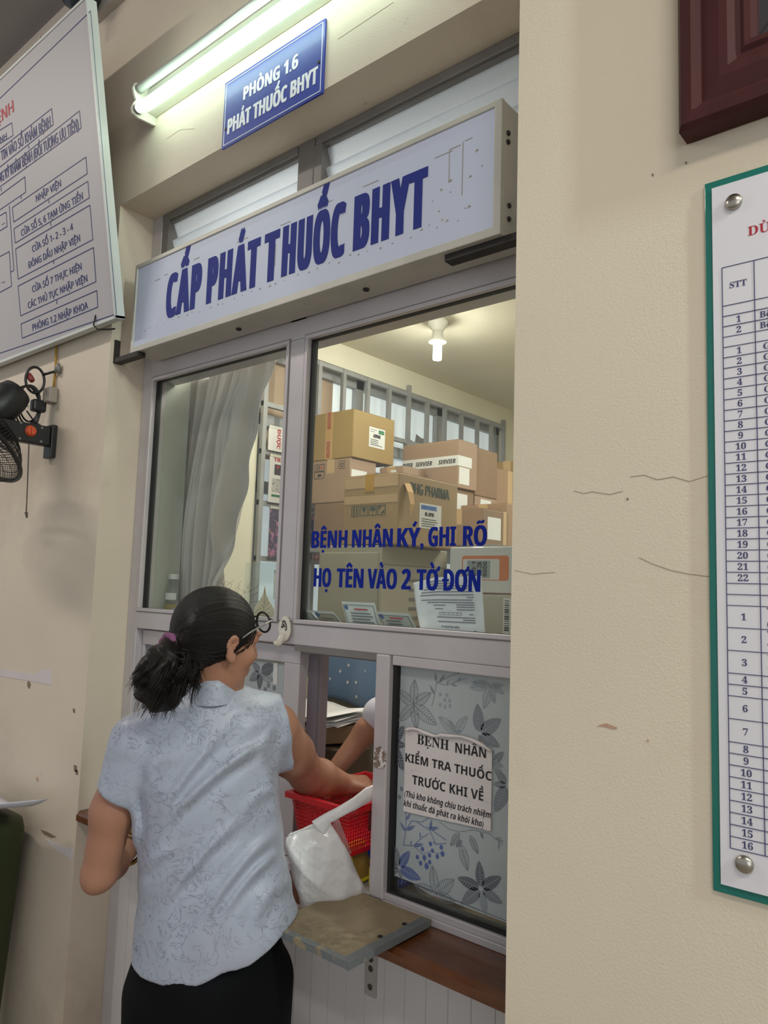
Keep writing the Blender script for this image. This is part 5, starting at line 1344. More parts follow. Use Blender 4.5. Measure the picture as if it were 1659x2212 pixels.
body = Field((-.70, -.90, 1.42), (-.01, -.13, 2.25), .0042)
hp_, hA, hR = head(body, HC, HF, HU, .95)
body.cone(HC-HU*.045-HF*.010, neck0+np.array([-.006, .0, -.005]), .041, .046, .022)
body.cone(neck0+np.array([0, -.012, .005]), J(455, 1600, 1.66), .044, .075, .03); body.cone(J(455, 1590, 1.66), J(452, 1900, 1.66), .075, .08, .03)
body.cone(neck0+np.array([0, -.06, .02]), sl_, .035, .038, .03); body.cone(neck0+np.array([0, -.055, .02]), sr_, .035, .040, .03)
body.chain([sl_, sl_*.5+el_*.5+np.array([-.006, 0, 0]), el_], [.043, .044, .037], .02)
body.ell(el_+np.array([-.008, -.016, -.012]), (.022, .022, .022), None, .02)
body.chain([el_, el_*.65+wl_*.35+np.array([0, -.004, 0]), wl_], [.036, .035, .024], .012)
body.chain([sr_, sr_*.5+er_*.5+np.array([0, -.004, 0]), er_], [.056, .052, .045], .02)
body.chain([er_, er_*.65+wr_*.35, wr_], [.045, .045, .030], .015)
hand(body, wl_, J(345, 1800, 1.86)-wl_, np.array([-.2, .9, -.3]), np.array([.2, .3, .9]), (.7, .7, .7, .8), .98)
hand(body, wr_, J(806, 1699, 2.085)-wr_, np.array([.12, .98, -.25]), np.array([-.5, .2, .6]), (.8, .9, 1.0, 1.05), 1.02)
sk = flesh(body, 'body', M_skin, wo, 2)

# hair cap, brushed back
hair = Field(HC-.15, HC+.15, .003)
hair.ell(HC+HU*.021-HF*.012, (.0770, .0935, .0880), hA, .01)
hair.cone(HC-HF*.068-HU*.03, HC-HF*.100-HU*.030, .048, .020, .03)
def hairline(X):
    P = X-HC; r = P@hR; f_ = P@HF; u = P@HU
    side = np.abs(r)
    return -(f_*.76-u*.65-.024+.010*np.sin(u*60)*0-.12*np.maximum(0, side-.06)+.25*np.maximum(0, .035-side)*np.maximum(0, f_)*4)
hair.cutfn(hairline, .006)
# the ear sticks out of the hair
hair.ell(HC+hR*.080-HF*.002-HU*.006, (.022, .0185, .030), hA, .004, True)
hair.addfn(lambda X: (lambda P: .0007*np.sin(70*np.arctan2(P@hR, P@HU+.03))+.0005*np.sin(113*np.arctan2(P@hR, P@HU+.03)))(X-HC))
def combed(o):
    me = o.data; n_ = len(me.vertices); co = np.zeros(n_*3); me.vertices.foreach_get('co', co)
    P = to_local(co.reshape(-1, 3)+org(o))-HC
    at = me.attributes.new('comb', 'FLOAT', 'POINT'); at.data.foreach_set('value', (np.arctan2(P@hR, P@HU+.03)*9).astype(np.float32))
M_hairc = mat('combed_hair', (22, 17, 16), .40, var=.3, scale=26, spec=.28)
_nt = M_hairc.node_tree; _N = _nt.nodes; _L = _nt.links
_at = _N.new('ShaderNodeAttribute'); _at.attribute_name = 'comb'; _nz = _N.new('ShaderNodeTexNoise'); _nz.noise_dimensions = '1D'; _nz.inputs['Scale'].default_value = 3.2; _nz.inputs['Detail'].default_value = 5; _nz.inputs['Roughness'].default_value = .7
_L.new(_at.outputs['Fac'], _nz.inputs['W']); _bp = _N.new('ShaderNodeBump'); _bp.inputs['Strength'].default_value = .8; _bp.inputs['Distance'].default_value = .004; _L.new(_nz.outputs['Fac'], _bp.inputs['Height']); _L.new(_bp.outputs['Normal'], _N['Principled BSDF'].inputs['Normal'])
_rp = _N.new('ShaderNodeValToRGB'); _rp.color_ramp.elements[0].position = .35; _rp.color_ramp.elements[1].position = .7; _rp.color_ramp.elements[0].color = (*lin((14, 11, 11)), 1); _rp.color_ramp.elements[1].color = (*lin((34, 26, 23)), 1); _L.new(_nz.outputs['Fac'], _rp.inputs['Fac']); _L.new(_rp.outputs[0], _N['Principled BSDF'].inputs['Base Color'])
hr = flesh(hair, 'hair', M_hairc, wo, 1); combed(hr)
# strands combed from the hairline to the tie
TIE = HC-HF*.104-HU*.030
b = MB(); r2 = random.Random(3)
for i in range(90):
    a = r2.uniform(-1.75, 1.75); e = r2.uniform(.05, 1.35)
    # start on the hairline ring, end at the tie, following the scalp
    st = hR*math.sin(a)*.080+(HF*.076+HU*.060)*math.cos(a)*.95-(HU*.03+HF*.03)*abs(math.sin(a))
    st = st*(1-.55*r2.random()*(1 if r2.random() < .6 else 0))
    en = TIE-HC+hR*r2.uniform(-.010, .010)+HU*r2.uniform(-.010, .010)
    pts = []
    for t in np.linspace(0, 1, 9):
        p = st*(1-t)+en*t; c0 = HU*.021-HF*.012; q_ = p-c0
        ql = np.array([q_@hR/.0778, q_@HF/.0943, q_@HU/.0888]); n_ = np.linalg.norm(ql)
        rr_ = 1.010+.007*math.sin(a*23)+.010*r2.random()
        if t < .86: q_ = q_/max(n_, .2)*rr_
        pts.append(to_world(HC+c0+q_))
    b.tube(pts, [.0004, .0009, .0010, .0010, .0010, .0010, .0010, .0009, .0006], 3, cap=False)
for i in range(46):          # fly-away hairs
    a = r2.uniform(-1.2, 1.6); c0 = HC+HU*.021-HF*.012
    p = c0+(hR*math.sin(a)*.083*.9+HU*math.cos(a)*.095*.95+HF*r2.uniform(-.02, .06))
    d = unit(p-c0)*.6+np.array([r2.uniform(-1, 1), r2.uniform(-.2, .6), r2.uniform(-1, 1)])*.6
    pts = [to_world(p+d*t*.030+np.array([.006*math.sin(t*4+i), .004*math.cos(t*3+i), 0])*t) for t in np.linspace(0, 1, 6)]
    b.tube(pts, .00028, 3, cap=False)
b.build('hair_strands', M_hair, wo, smooth=True)
# tie
MB().tube([to_world(TIE-HF*.004+(hR*math.cos(a)+HU*math.sin(a)*.9)*(.0245+.002*math.sin(a*7))) for a in np.linspace(0, 2*math.pi, 40)[:-1]], .0075, 10, closed=True).build('hair_tie', mat('mauve_tie', (124, 72, 108), .8, var=.15, scale=80, bump=.4, bscale=200), wo, smooth=True)
# curly tail: a soft core and many curling locks
tail = Field((-.60, -.47, 1.36), (-.34, -.22, 1.66), .0045)
T = [TIE-HF*.008, J(362, 1420, 1.500), J(340, 1455, 1.488), J(342, 1490, 1.482), J(350, 1512, 1.482)]
for a_, b_, ra, rb in zip(T[:-1], T[1:], (.016, .026, .036, .034), (.026, .036, .034, .022)): tail.cone(a_, b_, ra, rb, .03)
tail.cone(J(385, 1450, 1.49), J(388, 1485, 1.50), .026, .014, .03)
tail.addfn(lambda X: .005*np.sin(X[..., 0]*150+3*np.sin(X[..., 1]*70))*np.sin(X[..., 1]*110))
pt = flesh(tail, 'ponytail', M_hair, wo, 1)
b = MB()
for i in range(120):
    wob = r2.uniform(0, 6.28); tw = r2.uniform(10, 19)
    # loose ringlets hang down and to the left below the tie
    uu = 282+r2.random()*146; lim = np.interp(uu, [282, 300, 330, 360, 400, 428], [1496, 1522, 1546, 1546, 1530, 1512]); top__ = np.interp(uu, [282, 320, 360, 400, 428], [1462, 1440, 1425, 1425, 1445])
    tgt = J(uu, top__+(lim-top__)*r2.random()**.5, 1.48+r2.uniform(-.062, .045))
    st = TIE-HF*.004+(hR*r2.uniform(-1, 1)+HU*r2.uniform(-1, 1))*.014
    mid = J(np.interp(uu, [282, 428], [334, 410])+r2.uniform(-14, 14), 1412+r2.uniform(-16, 22), 1.485+r2.uniform(-.035, .03))
    rad = r2.uniform(.005, .0125)
    for q_ in range(13):
        o_ = np.array([r2.gauss(0, 1), r2.gauss(0, 1), r2.gauss(0, 1)])*.0026; fr_ = r2.uniform(-.25, .25); en_ = r2.uniform(.82, 1.06); pts = []
        for t in np.linspace(0, 1, 20):
            t2_ = t*en_; p = st*(1-t2_)**2+2*mid*t2_*(1-t2_)+tgt*t2_*t2_; k = min(1, t2_*1.5)*rad
            pts.append(to_world(p+o_*(.4+t)+np.array([math.sin(tw*t2_+wob+fr_)*k, math.cos(tw*t2_*.9+wob+fr_)*k*.8, math.cos(tw*t2_+wob+fr_)*k])))
        rs_ = r2.uniform(.0006, .0011); b.tube(pts, [rs_]*16+[rs_*.85, rs_*.7, rs_*.5, rs_*.25], 3, cap=False)
b.build('curls', M_hair, pt, smooth=True)

# glasses pushed up on the forehead
gl = Field  # (kept simple: bent wire shapes)
b = MB(); Wd = lambda r, f_, u: to_world(HC+hR*r+HF*f_+HU*u)
lens = []
for q in (-1, 1):
    ring = [Wd(q*.034+.026*math.cos(a), .088-.006*math.sin(a), .050+.021*math.sin(a)) for a in np.linspace(0, 2*math.pi, 28)[:-1]]
    b.tube(ring, .0024, 8, closed=True); lens.append(ring)
b.tube([Wd(-.009, .089, .056), Wd(0, .092, .059), Wd(.009, .089, .056)], .0018, 8)
for q in (-1, 1): b.tube([Wd(q*.059, .087, .060), Wd(q*.070, .084, .060), Wd(q*.076, .078, .059)], .0024, 8)
gls = b.build('glasses', mat('frame_black', (24, 22, 24), .3), wo, smooth=True)
b = MB()
for q in (-1, 1): b.tube([Wd(q*.076, .080, .059), Wd(q*.080, .058, .046), Wd(q*.0835, .030, .030), Wd(q*.084, .010, .014)], [.0022, .0020, .0018, .0014], 8)
b.build('temple', mat('temple_grey', (150, 146, 140), .3, metal=.5), gls, smooth=True)
b = MB()
for ring in lens: b.add(ring, [tuple(range(len(ring)))])
b.build('lens', glass('lens_glass', (236, 240, 240), 1.2), gls)

# blouse: torso loft with cap sleeves and a stand collar
bl_f = Field((-.66, -1.06, 1.36), (-.13, -.34, 1.98), .0042)
rows = [(1478, 420, 505, .060, 1.625), (1500, 395, 540, .070, 1.63), (1520, 345, 590, .085, 1.635), (1550, 315, 604, .100, 1.635), (1600, 292, 606, .112, 1.635), (1665, 285, 606, .118, 1.635),
        (1760, 288, 607, .118, 1.635), (1850, 304, 615, .118, 1.63), (1912, 306, 630, .122, 1.625), (1990, 294, 650, .130, 1.62), (2040, 286, 657, .134, 1.62), (2140, 280, 664, .136, 1.62)]
ry = np.array([J(0, r[0], 1.63)[1] for r in rows][::-1]); rc = np.array([J((r[1]+r[2])/2, 0, 1.63)[0] for r in rows][::-1])
ra_ = np.array([(r[2]-r[1])/2/FPX*1.63*.99 for r in rows][::-1]); rb_ = np.array([r[3] for r in rows][::-1]); rz = np.array([r[4] for r in rows][::-1]); rphi = np.radians(np.array([15, 15, 15, 15, 14, 12, 8, 3, 0, -5, -7, -7][::-1], float))
def torso(X):
    y = X[..., 1]; cx_ = np.interp(y, ry, rc); a = np.interp(y, ry, ra_); bb_ = np.interp(y, ry, rb_); cz_ = np.interp(y, ry, rz)
    dx = X[..., 0]-cx_; dz = X[..., 2]-cz_
    ph = np.interp(y, ry, rphi); c_, s_ = np.cos(ph), np.sin(ph)
    p = (dx*c_+dz*s_)/a; q = (-dx*s_+dz*c_)/bb_
    n_ = (np.abs(p)**2.3+np.abs(q)**2.3)**(1/2.3)
    d = (n_-1)*np.minimum(a, bb_)*1.0
    return np.maximum(d, np.maximum(y-ry[-1], ry[0]-y))
sl, X = bl_f.sub(bl_f.lo-1, bl_f.lo+bl_f.n*bl_f.h+1); bl_f.put(sl, torso(X), 0)
# shoulders and sleeves
bl_f.cone(J(440, 1520, 1.625), J(304, 1594, 1.595), .040, .054, .03); bl_f.cone(J(490, 1515, 1.64), J(592, 1556, 1.685), .040, .056, .03)
bl_f.cone(J(296, 1612, 1.592), J(266, 1702, 1.585), .060, .054, .02); bl_f.cone(J(588, 1575, 1.685), J(612, 1600, 1.725), .066, .068, .02)
# cut sleeves square to the arm, and the hem
dl = unit(el_-sl_); pl_ = J(262, 1722, 1.582)
def cutL(X):
    P = X-pl_; n_ = unit(dl+np.array([-.55, -.1, 0])*0+np.array([-.5, 0, 0])*.6)
    far = (X[..., 0] < J(291, 0, 1.58)[0])
    return np.where(far, -(P@n_), .05)
bl_f.cutfn(cutL, .004)
dr = unit(er_-sr_); pr_ = J(619, 1595, 1.735)
def cutR(X):
    P = X-pr_; n_ = unit(np.array([.94, .16, .30])); near = X[..., 1] > J(0, 1690, 1.7)[1]
    return np.where(near & (X[..., 0] > J(590, 0, 1.7)[0]), -(P@n_), .05)
bl_f.cutfn(cutR, .004)
def hem(X):
    Wz = X@np.array([RT[2], UP[2], FW[2]])+EYE[2]
    xs = [J(u_, 0, 1.6)[0] for u_ in (283, 380, 450, 560, 655)]
    return Wz-np.interp(X[..., 0], xs, [.772, .758, .774, .812, .868])-.003*np.sin(X[..., 0]*55)
bl_f.cutfn(hem, .003)
# folds
def folds(X):
    u = X[..., 0]/X[..., 2]*FPX+829.5; v = 1106-X[..., 1]/X[..., 2]*FPX
    d = np.zeros(X.shape[:3])
    for (u0, v0, u1, v1, w_, h_) in [(335, 1780, 480, 1590, 10, .011), (372, 1760, 575, 1600, 11, .0135), (330, 1815, 420, 1715, 12, .005), (345, 1965, 520, 1770, 11, .011), (430, 2000, 590, 1800, 11, .012), (470, 1990, 600, 1840, 9, .009),
                                     (300, 1900, 380, 1830, 10, .005), (520, 1760, 600, 1700, 12, .005), (320, 1690, 345, 1640, 10, .005), (560, 1660, 600, 1560, 12, .006), (350, 2050, 430, 1930, 14, .005), (540, 2010, 620, 1890, 14, .006), (580, 1640, 612, 1760, 10, -.006), (297, 1700, 300, 1850, 9, -.007), (420, 1640, 520, 1545, 14, .004)]:
        e = np.array([u1-u0, v1-v0]); L_ = np.linalg.norm(e); e = e/L_
        t = ((u-u0)*e[0]+(v-v0)*e[1])/L_; q = (u-u0)*-e[1]+(v-v0)*e[0]
        q = q+10*np.sin(t*3)
        d += h_*np.exp(-(q/w_)**2)*np.exp(-((t-.5)/.42)**4)-h_*.5*np.exp(-((q-w_*1.9)/(w_*1.1))**2)*np.exp(-((t-.5)/.42)**4)
    d += .0016*np.sin(u*.06+v*.05+2*np.sin(v*.02))*np.sin(v*.03-u*.02)
    # flare at the hem
    return -d
bl_f.addfn(folds)
bo_ = flesh(bl_f, 'blouse', M_blouse, wo, 2)
# stand collar and seams
b = MB(); P = []
for k in range(41):
    a = 2*math.pi*k/40; col = []
    dip = .5-.5*math.cos(a-math.pi/2-.45)           # 0 at the front, 1 at the nape
    dip = .5-.5*math.sin(a)
    for h_, r_ in ((-.030, .060), (-.012, .056), (.006, .052), (.020, .0495), (.020, .047), (-.012, .053)):
        hh_ = h_*(.35+.65*dip) if h_ > 0 else h_
        c_ = J(461, 1478, 1.615)+UY*hh_+FX*(.010*(1-dip)-.004)
        col.append(to_world(c_+RX*math.cos(a)*r_*.92+FX*math.sin(a)*r_*1.08))
    P.append(col)
b.grid(P).build('collar', M_blouse, bo_, smooth=True)
# watch on the left wrist
M_gold = mat('gold_watch', (150, 120, 66), .25, metal=1, var=.1)
wd = unit(wl_-el_); gx_, gy_, _ = _frame(wd); wc = wl_-wd*.036
b = MB().tube([to_world(wc+(gx_*math.cos(a)+gy_*math.sin(a))*.0365) for a in np.linspace(0, 2*math.pi, 36)[:-1]], .0048, 8, closed=True)
b.tube([to_world(wc-wd*.006+(gx_*math.cos(a)+gy_*math.sin(a))*.0365) for a in np.linspace(0, 2*math.pi, 36)[:-1]], .0042, 8, closed=True)
wt = b.build('wrist_watch', M_gold, wo, smooth=True)
od = unit(np.array([-.55, .3, -.8])-np.dot(np.array([-.55, .3, -.8]), wd)*wd)
MB().lathe(to_world(wc+od*.037), (to_world(od)-EYE), [(.016, 0), (.016, .006), (.013, .008)], 24).build('watch_case', M_gold, wt)
# trousers and shoes (standing on the floor)
M_tr = mat('black_trousers', (10, 11, 15), .8, var=.15, scale=8, spec=.15, bump=.1, bscale=60)
WU = np.array([RT[2], UP[2], FW[2]])     # world up in the camera frame
fl = lambda p: p-WU*((to_world(p)[2])-.0)
hipL, hipR = pelvis-RX*.085, pelvis+RX*.088
aL, aR = fl(hipL)+WU*.07-RX*.01, fl(hipR)+WU*.07+RX*.015
lo = np.minimum.reduce([hipL, hipR, aL, aR])-.25; hi_ = np.maximum.reduce([hipL, hipR, aL, aR])+.25
tf = Field(lo, hi_, .007)
RX = np.array([.995, 0, -.09]); FX = np.array([.09, 0, .995])
tf.ell(pelvis+UY*.06, (.160, .14, .112), np.array([RX, UY, FX]), .03); tf.cone(pelvis+UY*.03-FX*.02, pelvis-UY*.03-FX*.02, .125, .12, .04)
for h_, a_ in ((hipL, aL), (hipR, aR)):
    kn = h_*.52+a_*.48; tf.chain([h_-UY*.02, kn+FX*.012, a_], [.096, .082, .078], .03)
tf.cutfn(lambda X: (X@WU+EYE[2])-.055, .002)
flesh(tf, 'trousers', M_tr, wo, 2)
sf = Field(np.minimum(aL, aR)-.22, np.maximum(aL, aR)+.22, .006)
for a_ in (aL, aR):
    g0 = fl(a_)+WU*.035; sf.chain([g0-FX*.05, g0+FX*.05, g0+FX*.14-WU*.006], [.034, .038, .030], .02)
sf.cutfn(lambda X: (X@WU+EYE[2])-.0, .002)
flesh(sf, 'shoes', mat('shoe_black', (22, 20, 20), .5), wo, 1)

# ------------------------------------------------------------------ the dispenser behind the window, seated, one arm in view
TC = np.array([-1.36, 2.06, 0]); 
ao = empty('person', (-1.36, 2.06, 0), 'seated pharmacist in white sleeve behind the frosted pane, one bare forearm in the basket', 'person')
L_ = to_local
shl, elb, wri = L_((-1.44, 1.95, 1.20)), L_((-1.475, 1.79, 1.225)), L_((-1.545, 1.615, 1.022))
bf = Field(L_(TC+np.array([0, 0, 1]))-np.array([.5, .75, .62]), L_(TC+np.array([0, 0, 1]))+np.array([.5, .5, .5]), .007)
hc2 = L_((-1.36, 2.00, 1.315)); hd = L_((-1.5, 1.6, 1.2))-L_((-1.36, 2.0, 1.3)); up2 = L_((0, 0, 2))-L_((0, 0, 1))
hp2, hA2, hR2 = head(bf, hc2, hd, up2, .95)
bf.cone(hc2-unit(up2)*.05, L_((-1.36, 2.03, 1.17)), .048, .055, .02)
bf.chain([shl, elb], [.046, .040], .02); bf.chain([elb, elb*.6+wri*.4, wri], [.038, .036, .025], .015)
bf.cone(shl, L_((-1.36, 2.04, 1.14)), .05, .08, .03)
shr, elr, wrr = L_((-1.22, 2.02, 1.12)), L_((-1.165, 1.82, .98)), L_((-1.145, 1.60, 1.07))
bf.chain([shr, elr, wrr], [.046, .04, .026], .02)
hand(bf, wri, L_((-1.575, 1.57, .98))-L_((-1.545, 1.615, 1.022)), unit(L_((0, -.3, 1))-L_((0, 0, 0))), unit(L_((1, 0, 0))-L_((0, 0, 0))), (.9, .9, .9, .9), .95)
hand(bf, wrr, L_((-.06, -.085, .02))-L_((0, 0, 0)), unit(L_((.5, 0, 1))-L_((0, 0, 0))), unit(L_((-1, 0, .3))-L_((0, 0, 0))), (.95, .95, 1, 1), .95)
bf.cone(L_((-1.36, 2.05, 1.12)), L_((-1.36, 2.08, .62)), .10, .11, .03)
flesh(bf, 'body', M_skin, ao, 2)
cf = Field(L_(TC+np.array([0, 0, .9]))-np.array([.5, .6, .55]), L_(TC+np.array([0, 0, .9]))+np.array([.5, .5, .5]), .007)
cf.cone(L_((-1.36, 2.05, 1.10)), L_((-1.36, 2.08, .52)), .125, .15, .03); cf.cone(L_((-1.36, 2.05, 1.13)), shl, .09, .07, .03); cf.cone(L_((-1.36, 2.05, 1.12)), shr, .09, .065, .03)
cf.cone(shl, L_((-1.478, 1.755, 1.19)), .068, .056, .02); cf.cone(shr, shr*.5+elr*.5, .066, .06, .02)
flesh(cf, 'white_coat', mat('white_coat', (214, 212, 226), .7, var=.03, sheen=.2), ao, 2)
hf = Field(hc2-.16, hc2+.16, .006); hf.ell(hc2+unit(up2)*.022-unit(hd)*.014, (.080, .098, .092), hA2, .01)
hf.cutfn(lambda X: -(((X-hc2)@unit(hd))*.76-((X-hc2)@unit(up2))*.65-.03), .006); flesh(hf, 'hair', M_hair, ao, 1)
lf_ = Field(L_((-1.36, 1.9, .3))-np.array([.42, .5, .45]), L_((-1.36, 1.9, .3))+np.array([.42, .4, .55]), .009)
lf_.cone(L_((-1.36, 2.10, .52)), L_((-1.36, 2.06, .56)), .15, .14, .03)
for s_ in (-.10, .10):
    lf_.chain([L_((-1.36+s_, 2.08, .52)), L_((-1.36+s_, 1.72, .52)), L_((-1.36+s_, 1.70, .08))], [.085, .065, .05], .03); lf_.cone(L_((-1.36+s_, 1.72, .04)), L_((-1.36+s_, 1.60, .035)), .038, .032, .02)
lf_.cutfn(lambda X: (X@WU+EYE[2]), .002); flesh(lf_, 'trousers', M_tr, ao, 1)
so = empty('stool', (-1.36, 2.08, 0), 'low stool beneath the seated pharmacist behind the counter', 'stool')
MB().lathe((-1.36, 2.09, .345), (0, 0, 1), [(.16, 0), (.165, .012), (.165, .028), (.15, .034)], 28).build('seat', M_leaf, so)
for a in range(4):
    x, y = .12*math.cos(a*math.pi/2+.78), .12*math.sin(a*math.pi/2+.78); MB().tube([(-1.36+x, 2.09+y, .345), (-1.36+x*1.2, 2.09+y*1.2, 0)], .011, 8).build('leg', M_grey, so)
# ------------------------------------------------------------------ frosted films with printed leaves
def film_mat():
    m = bpy.data.materials.new('frosted_film'); m.use_nodes = True; nt = m.node_tree; N = nt.nodes; L = nt.links
    out = N['Material Output']; pb = N['Principled BSDF']; pb.inputs['Roughness'].default_value = .45; pb.inputs['Specular IOR Level'].default_value = .4
    nz = N.new('ShaderNodeTexNoise'); nz.inputs['Scale'].default_value = 5; tc = N.new('ShaderNodeTexCoord'); L.new(tc.outputs['Object'], nz.inputs['Vector'])
    rp = N.new('ShaderNodeValToRGB'); rp.color_ramp.elements[0].color = (*lin((190, 198, 200)), 1); rp.color_ramp.elements[1].color = (*lin((204, 210, 212)), 1); L.new(nz.outputs['Fac'], rp.inputs['Fac']); L.new(rp.outputs[0], pb.inputs['Base Color'])
    tl = N.new('ShaderNodeBsdfTranslucent'); tl.inputs[0].default_value = (*lin((180, 188, 190)), 1)
    m1 = N.new('ShaderNodeMixShader'); m1.inputs[0].default_value = .3; L.new(pb.outputs[0], m1.inputs[1]); L.new(tl.outputs[0], m1.inputs[2])
    tr = N.new('ShaderNodeBsdfTransparent'); m2 = N.new('ShaderNodeMixShader'); m2.inputs[0].default_value = .07; L.new(m1.outputs[0], m2.inputs[1]); L.new(tr.outputs[0], m2.inputs[2]); L.new(m2.outputs[0], out.inputs[0])
    return m
M_film = film_mat()
M_lg = mat('leaf_grey', (120, 124, 132), .5, var=.05); M_ld = mat('leaf_slate', (92, 95, 104), .5, var=.05); M_lb = mat('leaf_blue', (82, 98, 152), .5, var=.06); M_lf = mat('leaf_faint', (146, 153, 158), .5)
def zf(x, y): return (830+x/3.352, 1400+y/3.352)
class Film:
    def __init__(s, Y, conv): s.Y = Y; s.c = conv; s.m = {}
    def mb(s, m): return s.m.setdefault(m.name, (MB(), m))[0]
    def p(s, x, y): return onY(*s.c(x, y), s.Y)
    def leaf(s, c, tip, w=.36, m=None, filled=True):
        a = s.p(*c); b = s.p(*tip); d = b-a; L_ = np.linalg.norm(d); d /= L_; sd = np.cross((0, -1, 0), d); mb = s.mb(m)
        prof = lambda t: w*.5*L_*math.sin(math.pi*min(1, max(0, t))**.85)**.8*(1 if t > .06 else .4)
        if filled:
            n_ = 9
            for q in (-1, 1):
                for i in range(n_):
                    t0, t1 = .08+.9*i/n_, .08+.9*(i+.80)/n_
                    P = [a+d*L_*t0+sd*q*.0006, a+d*L_*t1+sd*q*.0006, a+d*L_*min(1, t1+.10)+sd*q*max(.0007, prof(t1+.10)), a+d*L_*min(1, t0+.10)+sd*q*max(.0007, prof(t0+.10))]
                    mb.prism(P if q > 0 else P[::-1], (0, -.0003, 0))
        else:
            ts = np.linspace(.04, 1, 12)
            for q in (-1, 1):
                pts = [a+d*L_*t+sd*q*(prof(t) if t < 1 else 0) for t in ts]
                for p0, p1 in zip(pts[:-1], pts[1:]): mb.strip(p0, p1, .0009, (0, -1, 0), .0003)
                for i in range(1, 9): t = .1+.09*i; mb.strip(a+d*L_*t, a+d*L_*min(1, t+.1)+sd*q*prof(t+.1)*.95, .0008, (0, -1, 0), .0003)
            mb.strip(a, b, .0009, (0, -1, 0), .0003)
    def line(s, pts, m, w=.0012):
        P = [s.p(*q) for q in pts]
        for p0, p1 in zip(P[:-1], P[1:]): s.mb(m).strip(p0, p1, w, (0, -1, 0), .0003)
    def dot(s, x, y, r, m):
        c = s.p(x, y); k = r*.00026
        s.mb(m).prism([c+np.array([k*math.cos(a), 0, k*1.15*math.sin(a)]) for a in np.linspace(0, 2*math.pi, 15)[:-1]], (0, -.0004, 0))
    def done(s, par):
        for nm, (mb, m) in s.m.items(): mb.build('printed_leaves', m, par)
ff = empty('window_film', (-.9, 1.425, .9), 'frosted film printed with grey and blue leaves on the lower right glass', 'film')
Yf_ = 1.4245
P = [onY(*zf(*q), Yf_) for q in [(50, 130), (110, 100), (250, 118), (520, 150), (860, 190)]]
P2 = [onY(*zf(*q), Yf_) for q in [(680, 1912), (520, 1850), (330, 1785), (180, 1690), (60, 1640), (34, 1640)]]
poly_ = [P[0], P[1], P[2], P[3], np.array([XR, Yf_, P[4][2]]), np.array([XR, Yf_, P2[0][2]-.004])]+P2[:-1]+[np.array([-1.141, Yf_, P2[-1][2]])]
poly_[0] = np.array([-1.141, Yf_, P[0][2]])
MB().prism(poly_, (0, .0008, 0)).build('film_sheet', M_film, ff)
F = Film(Yf_-.0003, zf)
for t in ((220, 225), (92, 300), (338, 322), (380, 556), (105, 528), (235, 590)): F.leaf((212, 412), t, .40, M_lg, False)
F.line([(345, 415), (365, 340), (378, 250), (470, 205), (545, 180)], M_lg); F.line([(378, 250), (450, 268), (530, 240), (605, 215)], M_lg)
for a, t in (((365, 340), (330, 265)), ((378, 250), (368, 175)), ((395, 255), (440, 190)), ((450, 266), (470, 230)), ((480, 262), (530, 275)), ((530, 242), (560, 205))): F.leaf(a, t, .22, M_lg)
for x, y in ((405, 410), (440, 425), (475, 418), (437, 375), (472, 380), (405, 335), (452, 340)): F.dot(x, y, 15, M_lf)
for t in ((620, 285), (640, 245), (860, 270), (800, 400), (720, 440), (870, 330)): F.leaf((768, 270), t, .36, M_lf, False)
for t in ((675, 400), (848, 512), (840, 715), (700, 690)): F.leaf((688, 622), t, .44, M_lg)
for t in ((395, 495), (600, 492), (560, 600), (470, 520)): F.leaf((515, 610), t, .4, M_lf, False)
for t in ((148, 562), (160, 705), (140, 890), (52, 560)): F.leaf((58, 690), t, .42, M_ld)
for t in ((865, 750), (790, 985), (800, 1190), (800, 870)): F.leaf((890, 990) if t[0] < 830 else (790, 830), t, .44, M_lg)
for t in ((790, 740), (860, 860), (850, 900)): F.leaf((770, 800), t, .4, M_lf, False)
for x, y in ((125, 1020), (110, 1078)): F.dot(x, y, 18, M_lg)
F.line([(140, 1425), (155, 1320), (158, 1180)], M_lb); F.line([(155, 1320), (200, 1250), (270, 1260), (330, 1225)], M_lb); F.line([(240, 1262), (330, 1320), (375, 1420), (450, 1412)], M_lb); F.line([(140, 1425), (210, 1432), (275, 1370), (320, 1345)], M_lb); F.line([(310, 1290), (390, 1350), (450, 1390)], M_lb)
for a, t in (((155, 1330), (115, 1258)), ((160, 1320), (225, 1285)), ((158, 1250), (190, 1195)), ((190, 1430), (200, 1390)), ((210, 1432), (285, 1420)), ((262, 1380), (258, 1330)), ((320, 1310), (395, 1300)), ((350, 1400), (378, 1425)), ((330, 1318), (345, 1240))): F.leaf(a, t, .24, M_lb)
B = [(335, 1417, 17), (413, 1442, 18), (277, 1455, 17), (349, 1467, 16), (422, 1490, 20), (328, 1500, 17), (240, 1513, 17), (291, 1517, 20), (384, 1510, 17), (263, 1557, 18), (329, 1549, 17), (307, 1580, 22)]
for x, y, r in B: F.dot(x, y, r, M_lb)
F.line([(215, 1432), (277, 1490), (349, 1467), (384, 1490), (422, 1480)], M_lb, .0008); F.line([(285, 1540), (307, 1560), (330, 1545)], M_lb, .0008)
F.line([(400, 1260), (470, 1310), (545, 1330), (640, 1315), (700, 1330), (760, 1345), (830, 1400), (860, 1425)], M_lg, .0009)
for a, t in (((545, 1340), (480, 1430)), ((555, 1420), (605, 1612)), ((620, 1355), (680, 1490)), ((560, 1390), (520, 1440)), ((700, 1335), (715, 1380))): F.leaf(a, t, .40, M_lg, False)
for a, t in (((800, 1380), (850, 1375)), ((830, 1400), (830, 1460)), ((820, 1390), (870, 1400))): F.leaf(a, t, .2, M_lg)
